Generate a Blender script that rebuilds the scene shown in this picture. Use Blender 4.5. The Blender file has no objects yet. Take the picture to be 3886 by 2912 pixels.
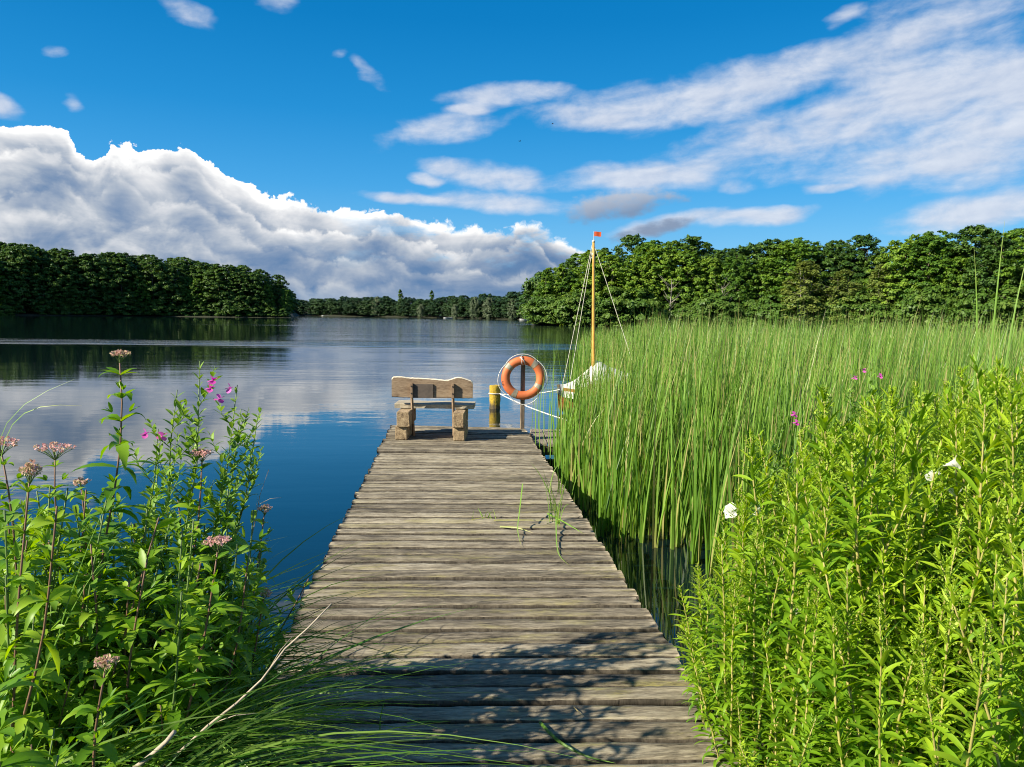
import bpy, bmesh, math, random
import numpy as np
from mathutils import Vector, Matrix
R = math.radians
scene = bpy.context.scene
COL = scene.collection
WATER, DECK, EYE = 0.0, 0.40, 2.15

# ---------------------------------------------------------------- camera
cd = bpy.data.cameras.new('camera'); cam = bpy.data.objects.new('camera', cd); COL.objects.link(cam)
cd.sensor_fit = 'HORIZONTAL'; cd.sensor_width = 36.0; cd.lens = 36.0 * 769 / 1024
cd.clip_start = 0.05; cd.clip_end = 6000
def cam_basis(yaw, pitch, roll):
    f = Vector((math.sin(yaw) * math.cos(pitch), math.cos(yaw) * math.cos(pitch), math.sin(pitch)))
    r = Vector((math.cos(yaw), -math.sin(yaw), 0)); u = r.cross(f)
    return r * math.cos(roll) + u * math.sin(roll), u * math.cos(roll) - r * math.sin(roll), f
cr, cu, cf = cam_basis(R(4.75), R(-5.13), R(0.7))
cam.matrix_world = Matrix(((cr.x, cu.x, -cf.x, 0), (cr.y, cu.y, -cf.y, 0), (cr.z, cu.z, -cf.z, EYE), (0, 0, 0, 1)))
scene.camera = cam
scene.view_settings.view_transform = 'Standard'; scene.view_settings.look = 'None'
scene.view_settings.exposure = 0.95; scene.view_settings.gamma = 1.0
scene.view_settings.use_curve_mapping = False
scene.cycles.pixel_filter_type = 'BLACKMAN_HARRIS'; scene.cycles.filter_width = 1.05
scene.cycles.max_bounces = 8; scene.cycles.diffuse_bounces = 3; scene.cycles.glossy_bounces = 3
scene.cycles.transmission_bounces = 4; scene.cycles.transparent_max_bounces = 4
scene.cycles.caustics_reflective = False; scene.cycles.caustics_refractive = False
scene.cycles.sample_clamp_indirect = 4.0

# ---------------------------------------------------------------- node expression helper
class X:
    """A socket with arithmetic: builds Math nodes."""
    def __init__(s, nt, sock): s.nt = nt; s.k = sock
    def _m(s, op, *a, clamp=False):
        n = s.nt.nodes.new('ShaderNodeMath'); n.operation = op; n.use_clamp = clamp
        for i, v in enumerate((s,) + a):
            if isinstance(v, X): s.nt.links.new(v.k, n.inputs[i])
            else: n.inputs[i].default_value = v
        return X(s.nt, n.outputs[0])
    def __add__(s, o): return s._m('ADD', o)
    __radd__ = __add__
    def __sub__(s, o): return s._m('SUBTRACT', o)
    def __rsub__(s, o): return (s * -1.0) + o
    def __mul__(s, o): return s._m('MULTIPLY', o)
    __rmul__ = __mul__
    def __truediv__(s, o): return s._m('DIVIDE', o)
    def max(s, o): return s._m('MAXIMUM', o)
    def min(s, o): return s._m('MINIMUM', o)
    def pow(s, o): return s._m('POWER', o)
    def sin(s): return s._m('SINE')
    def abs(s): return s._m('ABSOLUTE')
    def clamp(s): return s._m('ADD', 0.0, clamp=True)
    def step(s, a, b):
        n = s.nt.nodes.new('ShaderNodeMapRange'); n.interpolation_type = 'SMOOTHSTEP'
        s.nt.links.new(s.k, n.inputs[0]); n.inputs[1].default_value = a; n.inputs[2].default_value = b
        return X(s.nt, n.outputs[0])
    def lin(s, a, b, c=0.0, d=1.0):
        n = s.nt.nodes.new('ShaderNodeMapRange')
        s.nt.links.new(s.k, n.inputs[0])
        for i, v in enumerate((a, b, c, d)): n.inputs[i + 1].default_value = v
        return X(s.nt, n.outputs[0])
def val(nt, v):
    n = nt.nodes.new('ShaderNodeValue'); n.outputs[0].default_value = v; return X(nt, n.outputs[0])
def setin(nt, sock, v):
    if isinstance(v, X): nt.links.new(v.k, sock)
    elif hasattr(v, 'is_output'): nt.links.new(v, sock)
    elif isinstance(v, tuple) and len(v) == 3 and sock.type == 'RGBA': sock.default_value = (*v, 1)
    else: sock.default_value = v
def vec(nt, x, y, z=0.0):
    n = nt.nodes.new('ShaderNodeCombineXYZ')
    for i, v in enumerate((x, y, z)): setin(nt, n.inputs[i], v)
    return n.outputs[0]
def sep(nt, v):
    n = nt.nodes.new('ShaderNodeSeparateXYZ'); nt.links.new(v, n.inputs[0])
    return [X(nt, o) for o in n.outputs]
def noise(nt, v, scale, detail=5, rough=0.55, dist=0.0, lac=2.0, dim='3D', w=None, color=False):
    n = nt.nodes.new('ShaderNodeTexNoise'); n.noise_dimensions = dim
    if v is not None: setin(nt, n.inputs['Vector'], v)
    n.inputs['Scale'].default_value = scale; n.inputs['Detail'].default_value = detail
    n.inputs['Roughness'].default_value = rough; n.inputs['Lacunarity'].default_value = lac
    n.inputs['Distortion'].default_value = dist
    return n.outputs['Color'] if color else X(nt, n.outputs['Fac'])
def mixc(nt, f, a, b, mode='MIX'):
    n = nt.nodes.new('ShaderNodeMix'); n.data_type = 'RGBA'; n.blend_type = mode
    setin(nt, n.inputs[0], f); setin(nt, n.inputs[6], a); setin(nt, n.inputs[7], b)
    return n.outputs[2]
def srgb(r, g, b):
    return tuple((c / 255 / 12.92) if c / 255 <= .04045 else ((c / 255 + .055) / 1.055) ** 2.4 for c in (r, g, b))

# ---------------------------------------------------------------- sky: Nishita air with fair-weather clouds
SUN_EL, SUN_AZ = R(31), math.atan2(-math.cos(R(22)), -math.sin(R(22)))      # azimuth from +Y towards +X
SDIR = Vector((math.sin(SUN_AZ) * math.cos(SUN_EL), math.cos(SUN_AZ) * math.cos(SUN_EL), math.sin(SUN_EL)))
world = bpy.data.worlds.new('World'); scene.world = world; world.use_nodes = True
nt = world.node_tree; nt.nodes.clear()
SKY = 0.10
def cloudcol(r, g, b, k=1.0):
    e = 2 ** scene.view_settings.exposure
    return tuple(c * k / SKY / e for c in srgb(r, g, b))
tc = nt.nodes.new('ShaderNodeTexCoord')
dx, dy, dz = sep(nt, tc.outputs['Generated'])
az = dx._m('ARCTAN2', dy) * (180 / math.pi)
el = dz._m('ARCSINE') * (180 / math.pi)
sky = nt.nodes.new('ShaderNodeTexSky'); sky.sky_type = 'NISHITA'; sky.sun_disc = False
sky.sun_elevation = SUN_EL; sky.sun_rotation = SUN_AZ % (2 * math.pi)
sky.altitude = 0; sky.air_density = 1.0; sky.dust_density = 0.3; sky.ozone_density = 3.0
hs = nt.nodes.new('ShaderNodeHueSaturation'); nt.links.new(sky.outputs[0], hs.inputs['Color'])
hs.inputs['Hue'].default_value = 0.485; hs.inputs['Saturation'].default_value = 1.45; hs.inputs['Value'].default_value = 0.95
ramp = nt.nodes.new('ShaderNodeValToRGB'); nt.links.new((el / 90).k, ramp.inputs[0])
CLEAR = [(-90, (120, 170, 210)), (0, (150, 203, 240)), (4.5, (98, 178, 236)), (9, (58, 158, 228)), (14, (24, 138, 212)), (20, (6, 120, 194)), (40, (4, 92, 164)), (90, (2, 62, 128))]
el_ = ramp.color_ramp.elements
el_[0].position = 0; el_[0].color = (*cloudcol(150, 203, 240), 1); el_[1].position = 1; el_[1].color = (*cloudcol(2, 62, 128), 1)
for a, c in CLEAR[2:-1]:
    k = el_.new(a / 90); k.color = (*cloudcol(*c), 1)
out = mixc(nt, 0.82, hs.outputs[0], ramp.outputs[0])
# --- thin broken streaks: soft-edged coverage ellipses (azimuth, elevation in degrees) eroded by stretched noise
wn = nt.nodes.new('ShaderNodeSeparateXYZ')
nt.links.new(noise(nt, vec(nt, az * 0.5, el), 0.35, 3, color=True), wn.inputs[0])
wa = az + (X(nt, wn.outputs[0]) - 0.5) * 3.0
we = el + (X(nt, wn.outputs[1]) - 0.5) * 1.3
ELL = [(16.8, 15.0, 10.5, 1.97, 6), (12.7, 13.9, 6.0, 1.15, 2), (23.6, 16.0, 5.1, 1.64, 12), (31.8, 16.2, 6.0, 4.26, 25), (36.0, 12.4, 8.3, 4.59, 10),
       (25.3, 11.7, 10.5, 2.29, 6), (29.5, 13.1, 10.5, 2.29, 8), (14.4, 10.1, 8.3, 1.1, 4), (3.7, 9.8, 5.1, 1.05, -4), (1.0, 10.1, 3.8, 0.8, -6),
       (-1.0, 13.0, 5.4, 1.15, 10), (4.0, 15.4, 5.1, 0.82, 4), (1.3, 14.5, 2.2, 0.59, 5), (-1.7, 9.7, 1.6, 0.46, -5), (16.1, 6.6, 4.8, 0.72, 10),
       (20.9, 7.0, 4.8, 0.72, 4), (20.9, 9.1, 1.7, 0.72, 0, .45), (26.7, 8.7, 2.2, 0.42, 0, .15), (34.9, 6.9, 6.0, 1.31, 8), (-2.4, 8.4, 4.1, 0.52, 0),
       (4.0, 8.2, 8.3, 0.8, -2), (-17.5, 18.8, 2.4, 0.95, -18, 0.30), (-12.2, 20.4, 1.7, 1.1, -15, 0.28), (-28.6, 12.2, 1.7, 0.75, -15, 0.30), (-5.6, 16.4, 2.2, 0.75, -35, 0.60),
       (-7.9, 17.5, 0.9, 0.5, 0, 0.6), (31.0, 10.0, 8.3, 1.64, 0), (27.0, 19.1, 1.9, 0.66, 20, .5), (-24.4, 12.9, 0.9, 0.8, 0, 0.65), (-25.5, 15.5, 0.9, 0.6, 0, 0.60),
       (75, 30, 40, 14, 0), (120, 50, 40, 12, 5), (-140, 25, 40, 10, 0), (180, 18, 50, 8, 0)]
cov = None
for (cx, cy, rx, ry, rot, *soft) in ELL:
    c, s = math.cos(R(rot)), math.sin(R(rot))
    a_, e_ = wa - cx, we - cy
    qx = (a_ * (c / rx)) + (e_ * (s / rx)); qy = (e_ * (c / ry)) - (a_ * (s / ry))
    t = (1.0 - (soft[0] if soft else 0.0)) - (qx * qx + qy * qy)
    cov = t if cov is None else cov._m('SMOOTH_MAX', t, 0.25)
cov = cov.max(-1.5)
def streak(a, e):
    r_ = vec(nt, (a * 0.985 + e * 0.17) * 0.40, (e * 0.985 - a * 0.10) * 0.80)
    return noise(nt, r_, 0.60, 10, 0.60, 0.2) * 0.65 + noise(nt, vec(nt, (a + e * 0.2) * 0.16, (e - a * 0.10) * 0.75), 0.55, 4, 0.5, 0.3) * 0.6 - 0.125
n1 = streak(az, el); n1b = streak(az - 0.45, el + 0.22)
d0 = cov * 0.72 + (n1 - 0.5) * 2.3
dens = d0.step(-0.15, 0.85)
lit = ((n1 - n1b) * 1.5 + 0.66 + (cov - 0.5) * 0.10).clamp()
wc = mixc(nt, lit, cloudcol(140, 165, 205), cloudcol(236, 240, 248))
out = mixc(nt, dens * 0.90, out, wc)
# --- the grey scud just right of the big bank
gq = ((wa - 12.4) / 4.6); gy = ((we - 8.0) - (wa - 12.4) * 0.13) / 1.1
g = 1.0 - (gq * gq + gy * gy)
gq2 = ((wa - 15.0) / 3.6); gy2 = ((we - 6.2) - (wa - 15.0) * 0.16) / 0.62
g2 = 1.0 - (gq2 * gq2 + gy2 * gy2)
g = g.max(g2).max(-1.5)
gd = (g * 0.6 + (noise(nt, vec(nt, az * 0.6, el), 0.9, 6) - 0.5) * 1.4).step(-0.05, 0.6)
out = mixc(nt, gd * 0.9, out, mixc(nt, gy.lin(-0.6, 0.9), cloudcol(132, 150, 178), cloudcol(205, 208, 216)))
# --- the cumulus bank (a branch of its own, evaluated only where the bank can be)
clear = out
fc = nt.nodes.new('ShaderNodeFloatCurve')
TOP = [(-60, 9), (-40, 11), (-28.4, 11.0), (-26.0, 11.4), (-24.7, 10.9), (-23.8, 9.9), (-23.1, 10.2), (-21.8, 10.9), (-20.4, 10.5), (-18.0, 10.9), (-16.8, 10.0),
       (-15.7, 9.4), (-14.2, 9.0), (-13.0, 8.2), (-11.4, 7.9), (-8.9, 7.5), (-6.3, 7.0), (-4.4, 7.6), (-2.4, 6.9), (1.0, 6.4), (4.1, 6.3), (6.1, 6.9), (7.8, 6.1), (10.2, 4.8), (12.3, 2.2), (15, -1.0), (60, -1)]
cm = fc.mapping.curves[0]
pts = [((a + 60) / 120, (t + 2) / 16) for a, t in TOP]
cm.points[0].location = pts[0]; cm.points[-1].location = pts[-1]
for p in pts[1:-1]: cm.points.new(*p)
fc.mapping.update()
nt.links.new(((az + 60) / 120).k, fc.inputs['Value'])
topc = X(nt, fc.outputs[0]) * 16 - 2
def billow(a, e, sc, det):
    v = nt.nodes.new('ShaderNodeTexVoronoi'); v.feature = 'F1'; v.voronoi_dimensions = '2D'
    nt.links.new(vec(nt, a, e * 1.15), v.inputs['Vector']); v.inputs['Scale'].default_value = sc
    v.inputs['Detail'].default_value = det; v.inputs['Roughness'].default_value = 0.62; v.inputs['Lacunarity'].default_value = 2.3
    v.normalize = True
    return 1.0 - X(nt, v.outputs['Distance'])
ws = nt.nodes.new('ShaderNodeSeparateXYZ'); nt.links.new(noise(nt, vec(nt, az, el), 0.55, 5, 0.6, color=True), ws.inputs[0])
ba = az + (X(nt, ws.outputs[0]) - 0.5) * 2.2; be = el + (X(nt, ws.outputs[1]) - 0.5) * 1.8
def body(a, e): return billow(a, e, 0.30, 2.6) * 0.8 + noise(nt, vec(nt, a * 0.8, e), 0.3, 5, 0.5) * 0.5
patch = noise(nt, vec(nt, az * 0.7, el), 0.30, 5, 0.55, 0.4)
band = noise(nt, vec(nt, az * 0.30, el), 0.42, 5, 0.55, 0.5)
cum = None
edge = az.lin(-14, 6, 0.10, 0.55)
# (drop of this tier's crest below the bank's, bump size, billow offset, brightness of its crest)
for (drop, amp, oa, oe, hi) in ((0.0, 2.9, 0.0, 0.0, 1.1), (1.5, 3.0, 7.3, 3.1, 0.80), (3.1, 3.0, 19.1, 8.3, 0.62), (5.0, 2.6, 31.7, 14.9, 0.5), (6.9, 2.2, 47.3, 21.1, 0.42)):
    Bi = billow(ba + oa, be + oe, 0.30 if drop < 1 else 0.24, 2.8)
    sw = noise(nt, vec(nt, az, el * 0.15, oa), 0.16, 2) if drop else None
    di = topc - el - drop + (Bi - 0.72) * amp
    if drop: di = di + (sw - 0.5) * 5.0
    n_ = nt.nodes.new('ShaderNodeMapRange'); n_.interpolation_type = 'SMOOTHSTEP'
    nt.links.new(di.k, n_.inputs[0]); n_.inputs[1].default_value = 0.0
    if drop: n_.inputs[2].default_value = 0.35 + drop * 0.10
    else: nt.links.new(edge.k, n_.inputs[2])
    al = X(nt, n_.outputs[0])
    fall = di.lin(0.0, 2.6 if drop < 1 else 2.2, 1.0, 0.0); fall = fall * fall
    ridge = (Bi - 0.66) * (1.1 if drop < 1 else 0.8)
    li = fall * (hi * 0.80) + ridge + 0.27 + (patch - 0.5) * 1.45 + (band - 0.5) * 0.9 + az.step(-10, -26) * 0.10 - el.lin(5.5, 1.0, 0.0, 0.30)
    if cum is None: cum, light = al, li
    else: light = light + (li - light) * al * 0.92
light = light.clamp()
cum = cum * (1.0 - noise(nt, vec(nt, az * 0.35, el, 4.0), 0.55, 6, 0.6).step(.52, .68) * az.step(-12, 2) * el.step(2.5, 5.0) * 0.75)
cramp = nt.nodes.new('ShaderNodeValToRGB'); nt.links.new(light.k, cramp.inputs[0])
er = cramp.color_ramp.elements
er[0].position = 0.0; er[0].color = (*cloudcol(100, 134, 176), 1)
er[1].position = 1.0; er[1].color = (*cloudcol(255, 255, 253, 1.12), 1)
for p, c in ((0.26, (140, 160, 188)), (0.48, (182, 192, 206)), (0.74, (228, 230, 234))):
    k = er.new(p); k.color = (*cloudcol(*c), 1)
out = mixc(nt, cum, out, cramp.outputs[0])
# --- pale clear strip on the horizon under the bank
strip = el.step(2.2, 0.5) * az.step(-13, -9) * (1.0 - az.step(6, 12)) * noise(nt, vec(nt, az * .15, el), 1.2, 4).lin(.35, .65)
out = mixc(nt, strip * 0.75, out, cloudcol(168, 190, 214))
bg = nt.nodes.new('ShaderNodeBackground'); bg.inputs['Strength'].default_value = SKY; nt.links.new(out, bg.inputs['Color'])
bgc = nt.nodes.new('ShaderNodeBackground'); bgc.inputs['Strength'].default_value = SKY; nt.links.new(clear, bgc.inputs['Color'])
zone = (topc + 2.0)._m('GREATER_THAN', el) * el._m('GREATER_THAN', -1.0)
mx = nt.nodes.new('ShaderNodeMixShader'); nt.links.new(zone.k, mx.inputs[0]); nt.links.new(bgc.outputs[0], mx.inputs[1]); nt.links.new(bg.outputs[0], mx.inputs[2])
wo = nt.nodes.new('ShaderNodeOutputWorld'); nt.links.new(mx.outputs[0], wo.inputs['Surface'])
world.cycles.sampling_method = 'MANUAL'; world.cycles.sample_map_resolution = 512
sl = bpy.data.lights.new('sun', 'SUN'); sl.energy = 5.0; sl.angle = R(0.53); sl.color = (1.0, 0.91, 0.74)
so = bpy.data.objects.new('sun', sl); COL.objects.link(so); so.rotation_euler = (-SDIR).to_track_quat('-Z', 'Y').to_euler()

# ================================================================ helpers: objects, materials, meshes
def tag(o, label=None, cat=None, group=None, kind=None):
    if label: o['label'] = label
    if cat: o['category'] = cat
    if group: o['group'] = group
    if kind: o['kind'] = kind
    return o
def empty(name, loc=(0, 0, 0), rz=0.0, s=1.0):
    o = bpy.data.objects.new(name, None); COL.objects.link(o); o.empty_display_size = 0.1
    o.location = loc; o.rotation_euler = (0, 0, rz); o.scale = (s, s, s); return o
def link(name, me, parent=None, mat=None):
    o = bpy.data.objects.new(name, me); COL.objects.link(o)
    if mat and not me.materials: me.materials.append(mat)
    if parent: o.parent = parent
    return o
def copy_tree(o, parent=None):
    c = o.copy(); COL.objects.link(c); c.parent = parent
    for ch in list(o.children): copy_tree(ch, c)
    return c
def np_mesh(name, V, F, smooth=False, attr=None, mats=(), midx=None):
    """V (n,3); F (m,k) quads or tris; attr: dict of per-vertex floats or colours"""
    me = bpy.data.meshes.new(name); V = np.asarray(V, np.float32); F = np.asarray(F, np.int32)
    me.vertices.add(len(V)); me.vertices.foreach_set('co', V.ravel())
    k = F.shape[1]; me.loops.add(F.size); me.loops.foreach_set('vertex_index', F.ravel())
    me.polygons.add(len(F)); me.polygons.foreach_set('loop_start', np.arange(0, F.size, k, dtype=np.int32))
    if smooth: me.polygons.foreach_set('use_smooth', np.ones(len(F), bool))
    for m in mats: me.materials.append(m)
    if midx is not None: me.polygons.foreach_set('material_index', np.asarray(midx, np.int32))
    for n, a in (attr or {}).items():
        a = np.asarray(a, np.float32)
        l = me.attributes.new(n, 'FLOAT', 'POINT'); l.data.foreach_set('value', a.ravel())
    me.update(calc_edges=True); return me
class MB:
    """Collects shapes into one mesh."""
    def __init__(s): s.v = []; s.f = []; s.m = []
    def add(s, verts, faces, mi=0):
        o = len(s.v); s.v += [tuple(v) for v in verts]; s.f += [tuple(i + o for i in f) for f in faces]; s.m += [mi] * len(faces); return s
    def box(s, c, d, rz=0.0, bev=0.0, mi=0, rx=0.0, ry=0.0):
        bm = bmesh.new(); bmesh.ops.create_cube(bm, size=1)
        bmesh.ops.scale(bm, vec=d, verts=bm.verts)
        if bev: bmesh.ops.bevel(bm, geom=bm.edges[:], offset=bev, segments=2, profile=0.6, affect='EDGES')
        M = Matrix.Translation(c) @ Matrix.Rotation(rz, 4, 'Z') @ Matrix.Rotation(ry, 4, 'Y') @ Matrix.Rotation(rx, 4, 'X')
        bm.transform(M); bm.verts.index_update()
        s.add([v.co for v in bm.verts], [[v.index for v in f.verts] for f in bm.faces], mi); bm.free(); return s
    def tube(s, pts, r, n=8, cap=True, mi=0):
        P = [Vector(p) for p in pts]; rs = r if hasattr(r, '__len__') else [r] * len(P); rings = []; up = Vector((0, 0, 1))
        for i, p in enumerate(P):
            t = (P[min(i + 1, len(P) - 1)] - P[max(i - 1, 0)]).normalized()
            a = t.cross(up if abs(t.z) < .95 else Vector((1, 0, 0))).normalized(); b = t.cross(a)
            rings.append([p + (a * math.cos(2 * math.pi * k / n) + b * math.sin(2 * math.pi * k / n)) * rs[i] for k in range(n)])
        V = [v for q in rings for v in q]
        Fs = [(i * n + k, i * n + (k + 1) % n, (i + 1) * n + (k + 1) % n, (i + 1) * n + k) for i in range(len(P) - 1) for k in range(n)]
        if cap: Fs += [tuple(range(n))[::-1], tuple((len(P) - 1) * n + k for k in range(n))]
        return s.add(V, Fs, mi)
    def mesh(s, name, mats, smooth=False):
        me = bpy.data.meshes.new(name); me.from_pydata(s.v, [], s.f)
        for m in (mats if isinstance(mats, (list, tuple)) else [mats]): me.materials.append(m)
        me.polygons.foreach_set('material_index', s.m)
        if smooth: me.polygons.foreach_set('use_smooth', [True] * len(s.f))
        me.validate(); me.update(); return me
    def build(s, name, mats, parent=None, smooth=False): return link(name, s.mesh(name, mats, smooth), parent)

def new_mat(name):
    m = bpy.data.materials.new(name); m.use_nodes = True; nt = m.node_tree; nt.nodes.clear()
    o = nt.nodes.new('ShaderNodeOutputMaterial'); return m, nt, o
def principled(nt, out, color, rough=0.6, bump=None, bstr=0.3, bdist=0.01, **kw):
    b = nt.nodes.new('ShaderNodeBsdfPrincipled'); setin(nt, b.inputs['Base Color'], color); setin(nt, b.inputs['Roughness'], rough)
    for k, v in kw.items(): setin(nt, b.inputs[k.replace('_', ' ')], v)
    if bump is not None:
        n = nt.nodes.new('ShaderNodeBump'); n.inputs['Strength'].default_value = bstr; n.inputs['Distance'].default_value = bdist
        nt.links.new(bump.k, n.inputs['Height']); nt.links.new(n.outputs[0], b.inputs['Normal'])
    nt.links.new(b.outputs[0], out.inputs['Surface']); return b
def coords(nt, which='Object'):
    n = nt.nodes.new('ShaderNodeTexCoord'); return n.outputs[which]
def attrib(nt, name):
    n = nt.nodes.new('ShaderNodeAttribute'); n.attribute_name = name; return X(nt, n.outputs['Fac'])
def obj_random(nt):
    n = nt.nodes.new('ShaderNodeObjectInfo'); return X(nt, n.outputs['Random'])
def ramp(nt, f, stops):
    n = nt.nodes.new('ShaderNodeValToRGB'); setin(nt, n.inputs[0], f); e = n.color_ramp.elements
    e[0].position, e[0].color = stops[0][0], (*stops[0][1], 1); e[1].position, e[1].color = stops[-1][0], (*stops[-1][1], 1)
    for p, c in stops[1:-1]: k = e.new(p); k.color = (*c, 1)
    return n.outputs[0]
def simple(name, c, rough=0.6, var=0.25, scale=8.0, bump=0.0, **kw):
    m, nt, o = new_mat(name); n = noise(nt, coords(nt), scale, 5)
    col = mixc(nt, n.lin(.3, .7), tuple(x * (1 - var) for x in c), tuple(min(1, x * (1 + var)) for x in c))
    principled(nt, o, col, rough, n if bump else None, bump, 0.02, **kw); return m
def leaf_mat(name, stops, rough=0.45, trans=0.35, tcol=None, orand=0.0, sheen=0.3, vary=None):
    """Leaf: glossy-diffuse front plus light coming through; colour from the leaf's own 'tint'."""
    m, nt, o = new_mat(name); t = attrib(nt, 'tint')
    if orand: t = (t + (obj_random(nt) - 0.5) * orand).clamp()
    col = ramp(nt, t, stops)
    if vary: col = mixc(nt, noise(nt, coords(nt), vary[0], 3).lin(.35, .65) * vary[1], col, vary[2])
    b = nt.nodes.new('ShaderNodeBsdfPrincipled'); nt.links.new(col, b.inputs['Base Color']); b.inputs['Roughness'].default_value = rough
    b.inputs['Specular IOR Level'].default_value = sheen
    tr = nt.nodes.new('ShaderNodeBsdfTranslucent'); hs = nt.nodes.new('ShaderNodeHueSaturation'); nt.links.new(col, hs.inputs['Color'])
    hs.inputs['Hue'].default_value = 0.485; hs.inputs['Saturation'].default_value = 1.1; hs.inputs['Value'].default_value = 1.5
    nt.links.new(hs.outputs[0], tr.inputs['Color'])
    mx = nt.nodes.new('ShaderNodeMixShader'); mx.inputs[0].default_value = trans
    nt.links.new(b.outputs[0], mx.inputs[1]); nt.links.new(tr.outputs[0], mx.inputs[2]); nt.links.new(mx.outputs[0], o.inputs['Surface']); return m

# ================================================================ terrain and water
rng = np.random.default_rng(7)
AZ_R = [(-180, 30), (-120, 40), (-90, 120), (-60, 220), (-36, 280), (-29, 292), (-20, 293), (-11.6, 288), (-11.15, 292), (-10.95, 430), (-4, 400), (2, 350), (6.1, 312), (6.25, 305), (6.45, 158), (10, 152), (18, 152), (28, 150), (38, 140), (50, 110), (70, 70), (100, 40), (140, 30), (180, 30)]
def shore_r(a): return np.interp(a, [p[0] for p in AZ_R], [p[1] for p in AZ_R])
def bank_y(x): return np.interp(x, [-30, -8, -3, -1.1, -0.8, 0.85, 1.05, 2.2, 3.5, 8, 30], [9, 6.2, 4.9, 4.2, 2.4, 2.4, 3.7, 4.0, 5.2, 7.5, 9]) + 0.12 * np.sin(x * 2.3) + 0.07 * np.sin(x * 5.1)
def sstep(x, a, b): t = np.clip((x - a) / (b - a), 0, 1); return t * t * (3 - 2 * t)
def ground_z(x, y):
    r = np.hypot(x, y); a = np.degrees(np.arctan2(x, y))
    near = -0.9 + 1.2 * sstep(bank_y(x) - y, -0.9, 0.55) + 0.03 * np.sin(x * 3.1 + y * 2.2) * np.sin(y * 4.3)
    R_ = shore_r(a)
    far = -0.9 + 1.6 * sstep(r - R_, -2.5, 2.5) + np.clip((r - R_) * 0.035, 0, 7)
    return np.maximum(near, np.where(r > 14, far, -0.9))
na, nr = 720, 210
aa = np.linspace(-180, 180, na, endpoint=False); rr = np.concatenate([[0.02], np.geomspace(0.3, 4200, nr - 1)])
A_, R_ = np.meshgrid(aa, rr); gx = R_ * np.sin(np.radians(A_)); gy = R_ * np.cos(np.radians(A_)); gz = ground_z(gx, gy)
V = np.stack([gx, gy, gz], -1).reshape(-1, 3)
ii, jj = np.meshgrid(np.arange(nr - 1), np.arange(na), indexing='ij'); j2 = (jj + 1) % na
F = np.stack([ii * na + jj, ii * na + j2, (ii + 1) * na + j2, (ii + 1) * na + jj], -1).reshape(-1, 4)
m, nt, o = new_mat('soil_and_turf'); p = coords(nt)
n = noise(nt, p, 1.3, 8, 0.65); n2 = noise(nt, p, 14.0, 4)
gc = mixc(nt, (n * 0.6 + n2 * 0.4).lin(.35, .65), (0.022, 0.016, 0.009), (0.030, 0.045, 0.012))
principled(nt, o, gc, 0.9, n2, 0.6, 0.05); MAT_GROUND = m
g = link('ground', np_mesh('ground', V, F[:, ::-1], True, mats=[m])); tag(g, kind='structure')

m, nt, o = new_mat('lake_water'); p = coords(nt); px, py, pz = sep(nt, p)
ripA = noise(nt, vec(nt, px * 0.35, py), 2.2, 4, 0.6, 0.3)              # small wind ripples, crests across the view
ripB = noise(nt, vec(nt, px * 0.30, py), 0.55, 3, 0.5, 0.3)
swell = noise(nt, vec(nt, px * 0.25, py), 0.16, 2, 0.5)
gust = noise(nt, vec(nt, px * 0.006, py * 0.028 + px * 0.002), 1.0, 4, 0.55)
yb = py + px * 0.02
def bandm(c, w): return 1.0 - ((yb - c) / w).abs().clamp()
streaks = bandm(53, 7.0).step(0, .7) * noise(nt, vec(nt, px * .03, py * .4), 1.0, 3).lin(.25, .5) \
    + bandm(128, 6).step(0, .6) * noise(nt, vec(nt, px * .01 + 3.1, py * .1), 1.0, 3).lin(.42, .6) + bandm(168, 6).step(0, .6) * noise(nt, vec(nt, px * .012, py * .1), 1.0, 3).lin(.45, .6)
lee = (px + py * 0.195).step(-9, 7)
wind = (gust.lin(.42, .66) * (lee * 0.75 + 0.12) + streaks * 1.8 + py.lin(45, 150) * 1.5 * lee).min(2.2)
near = py.lin(26, 9)                                                     # calm in the lee of the bank
amp = wind * 1.1 + 0.10
hgt = (ripA * 0.020 + ripB * 0.045) * amp + swell * 0.030
bmp = nt.nodes.new('ShaderNodeBump'); bmp.inputs['Strength'].default_value = 1.0; bmp.inputs['Distance'].default_value = 0.8
nt.links.new(hgt.k, bmp.inputs['Height'])
b = nt.nodes.new('ShaderNodeBsdfPrincipled'); b.inputs['Base Color'].default_value = (0.003, 0.010, 0.012, 1)
b.inputs['Roughness'].default_value = 0.035; b.inputs['IOR'].default_value = 1.6
nt.links.new(bmp.outputs[0], b.inputs['Normal']); nt.links.new(b.outputs[0], o.inputs['Surface'])
w = MB(); w.add([(-4000, -4000, 0), (4000, -4000, 0), (4000, 4000, 0), (-4000, 4000, 0)], [(0, 1, 2, 3)])
wo_ = w.build('lake_water', m); tag(wo_, kind='structure')

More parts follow.
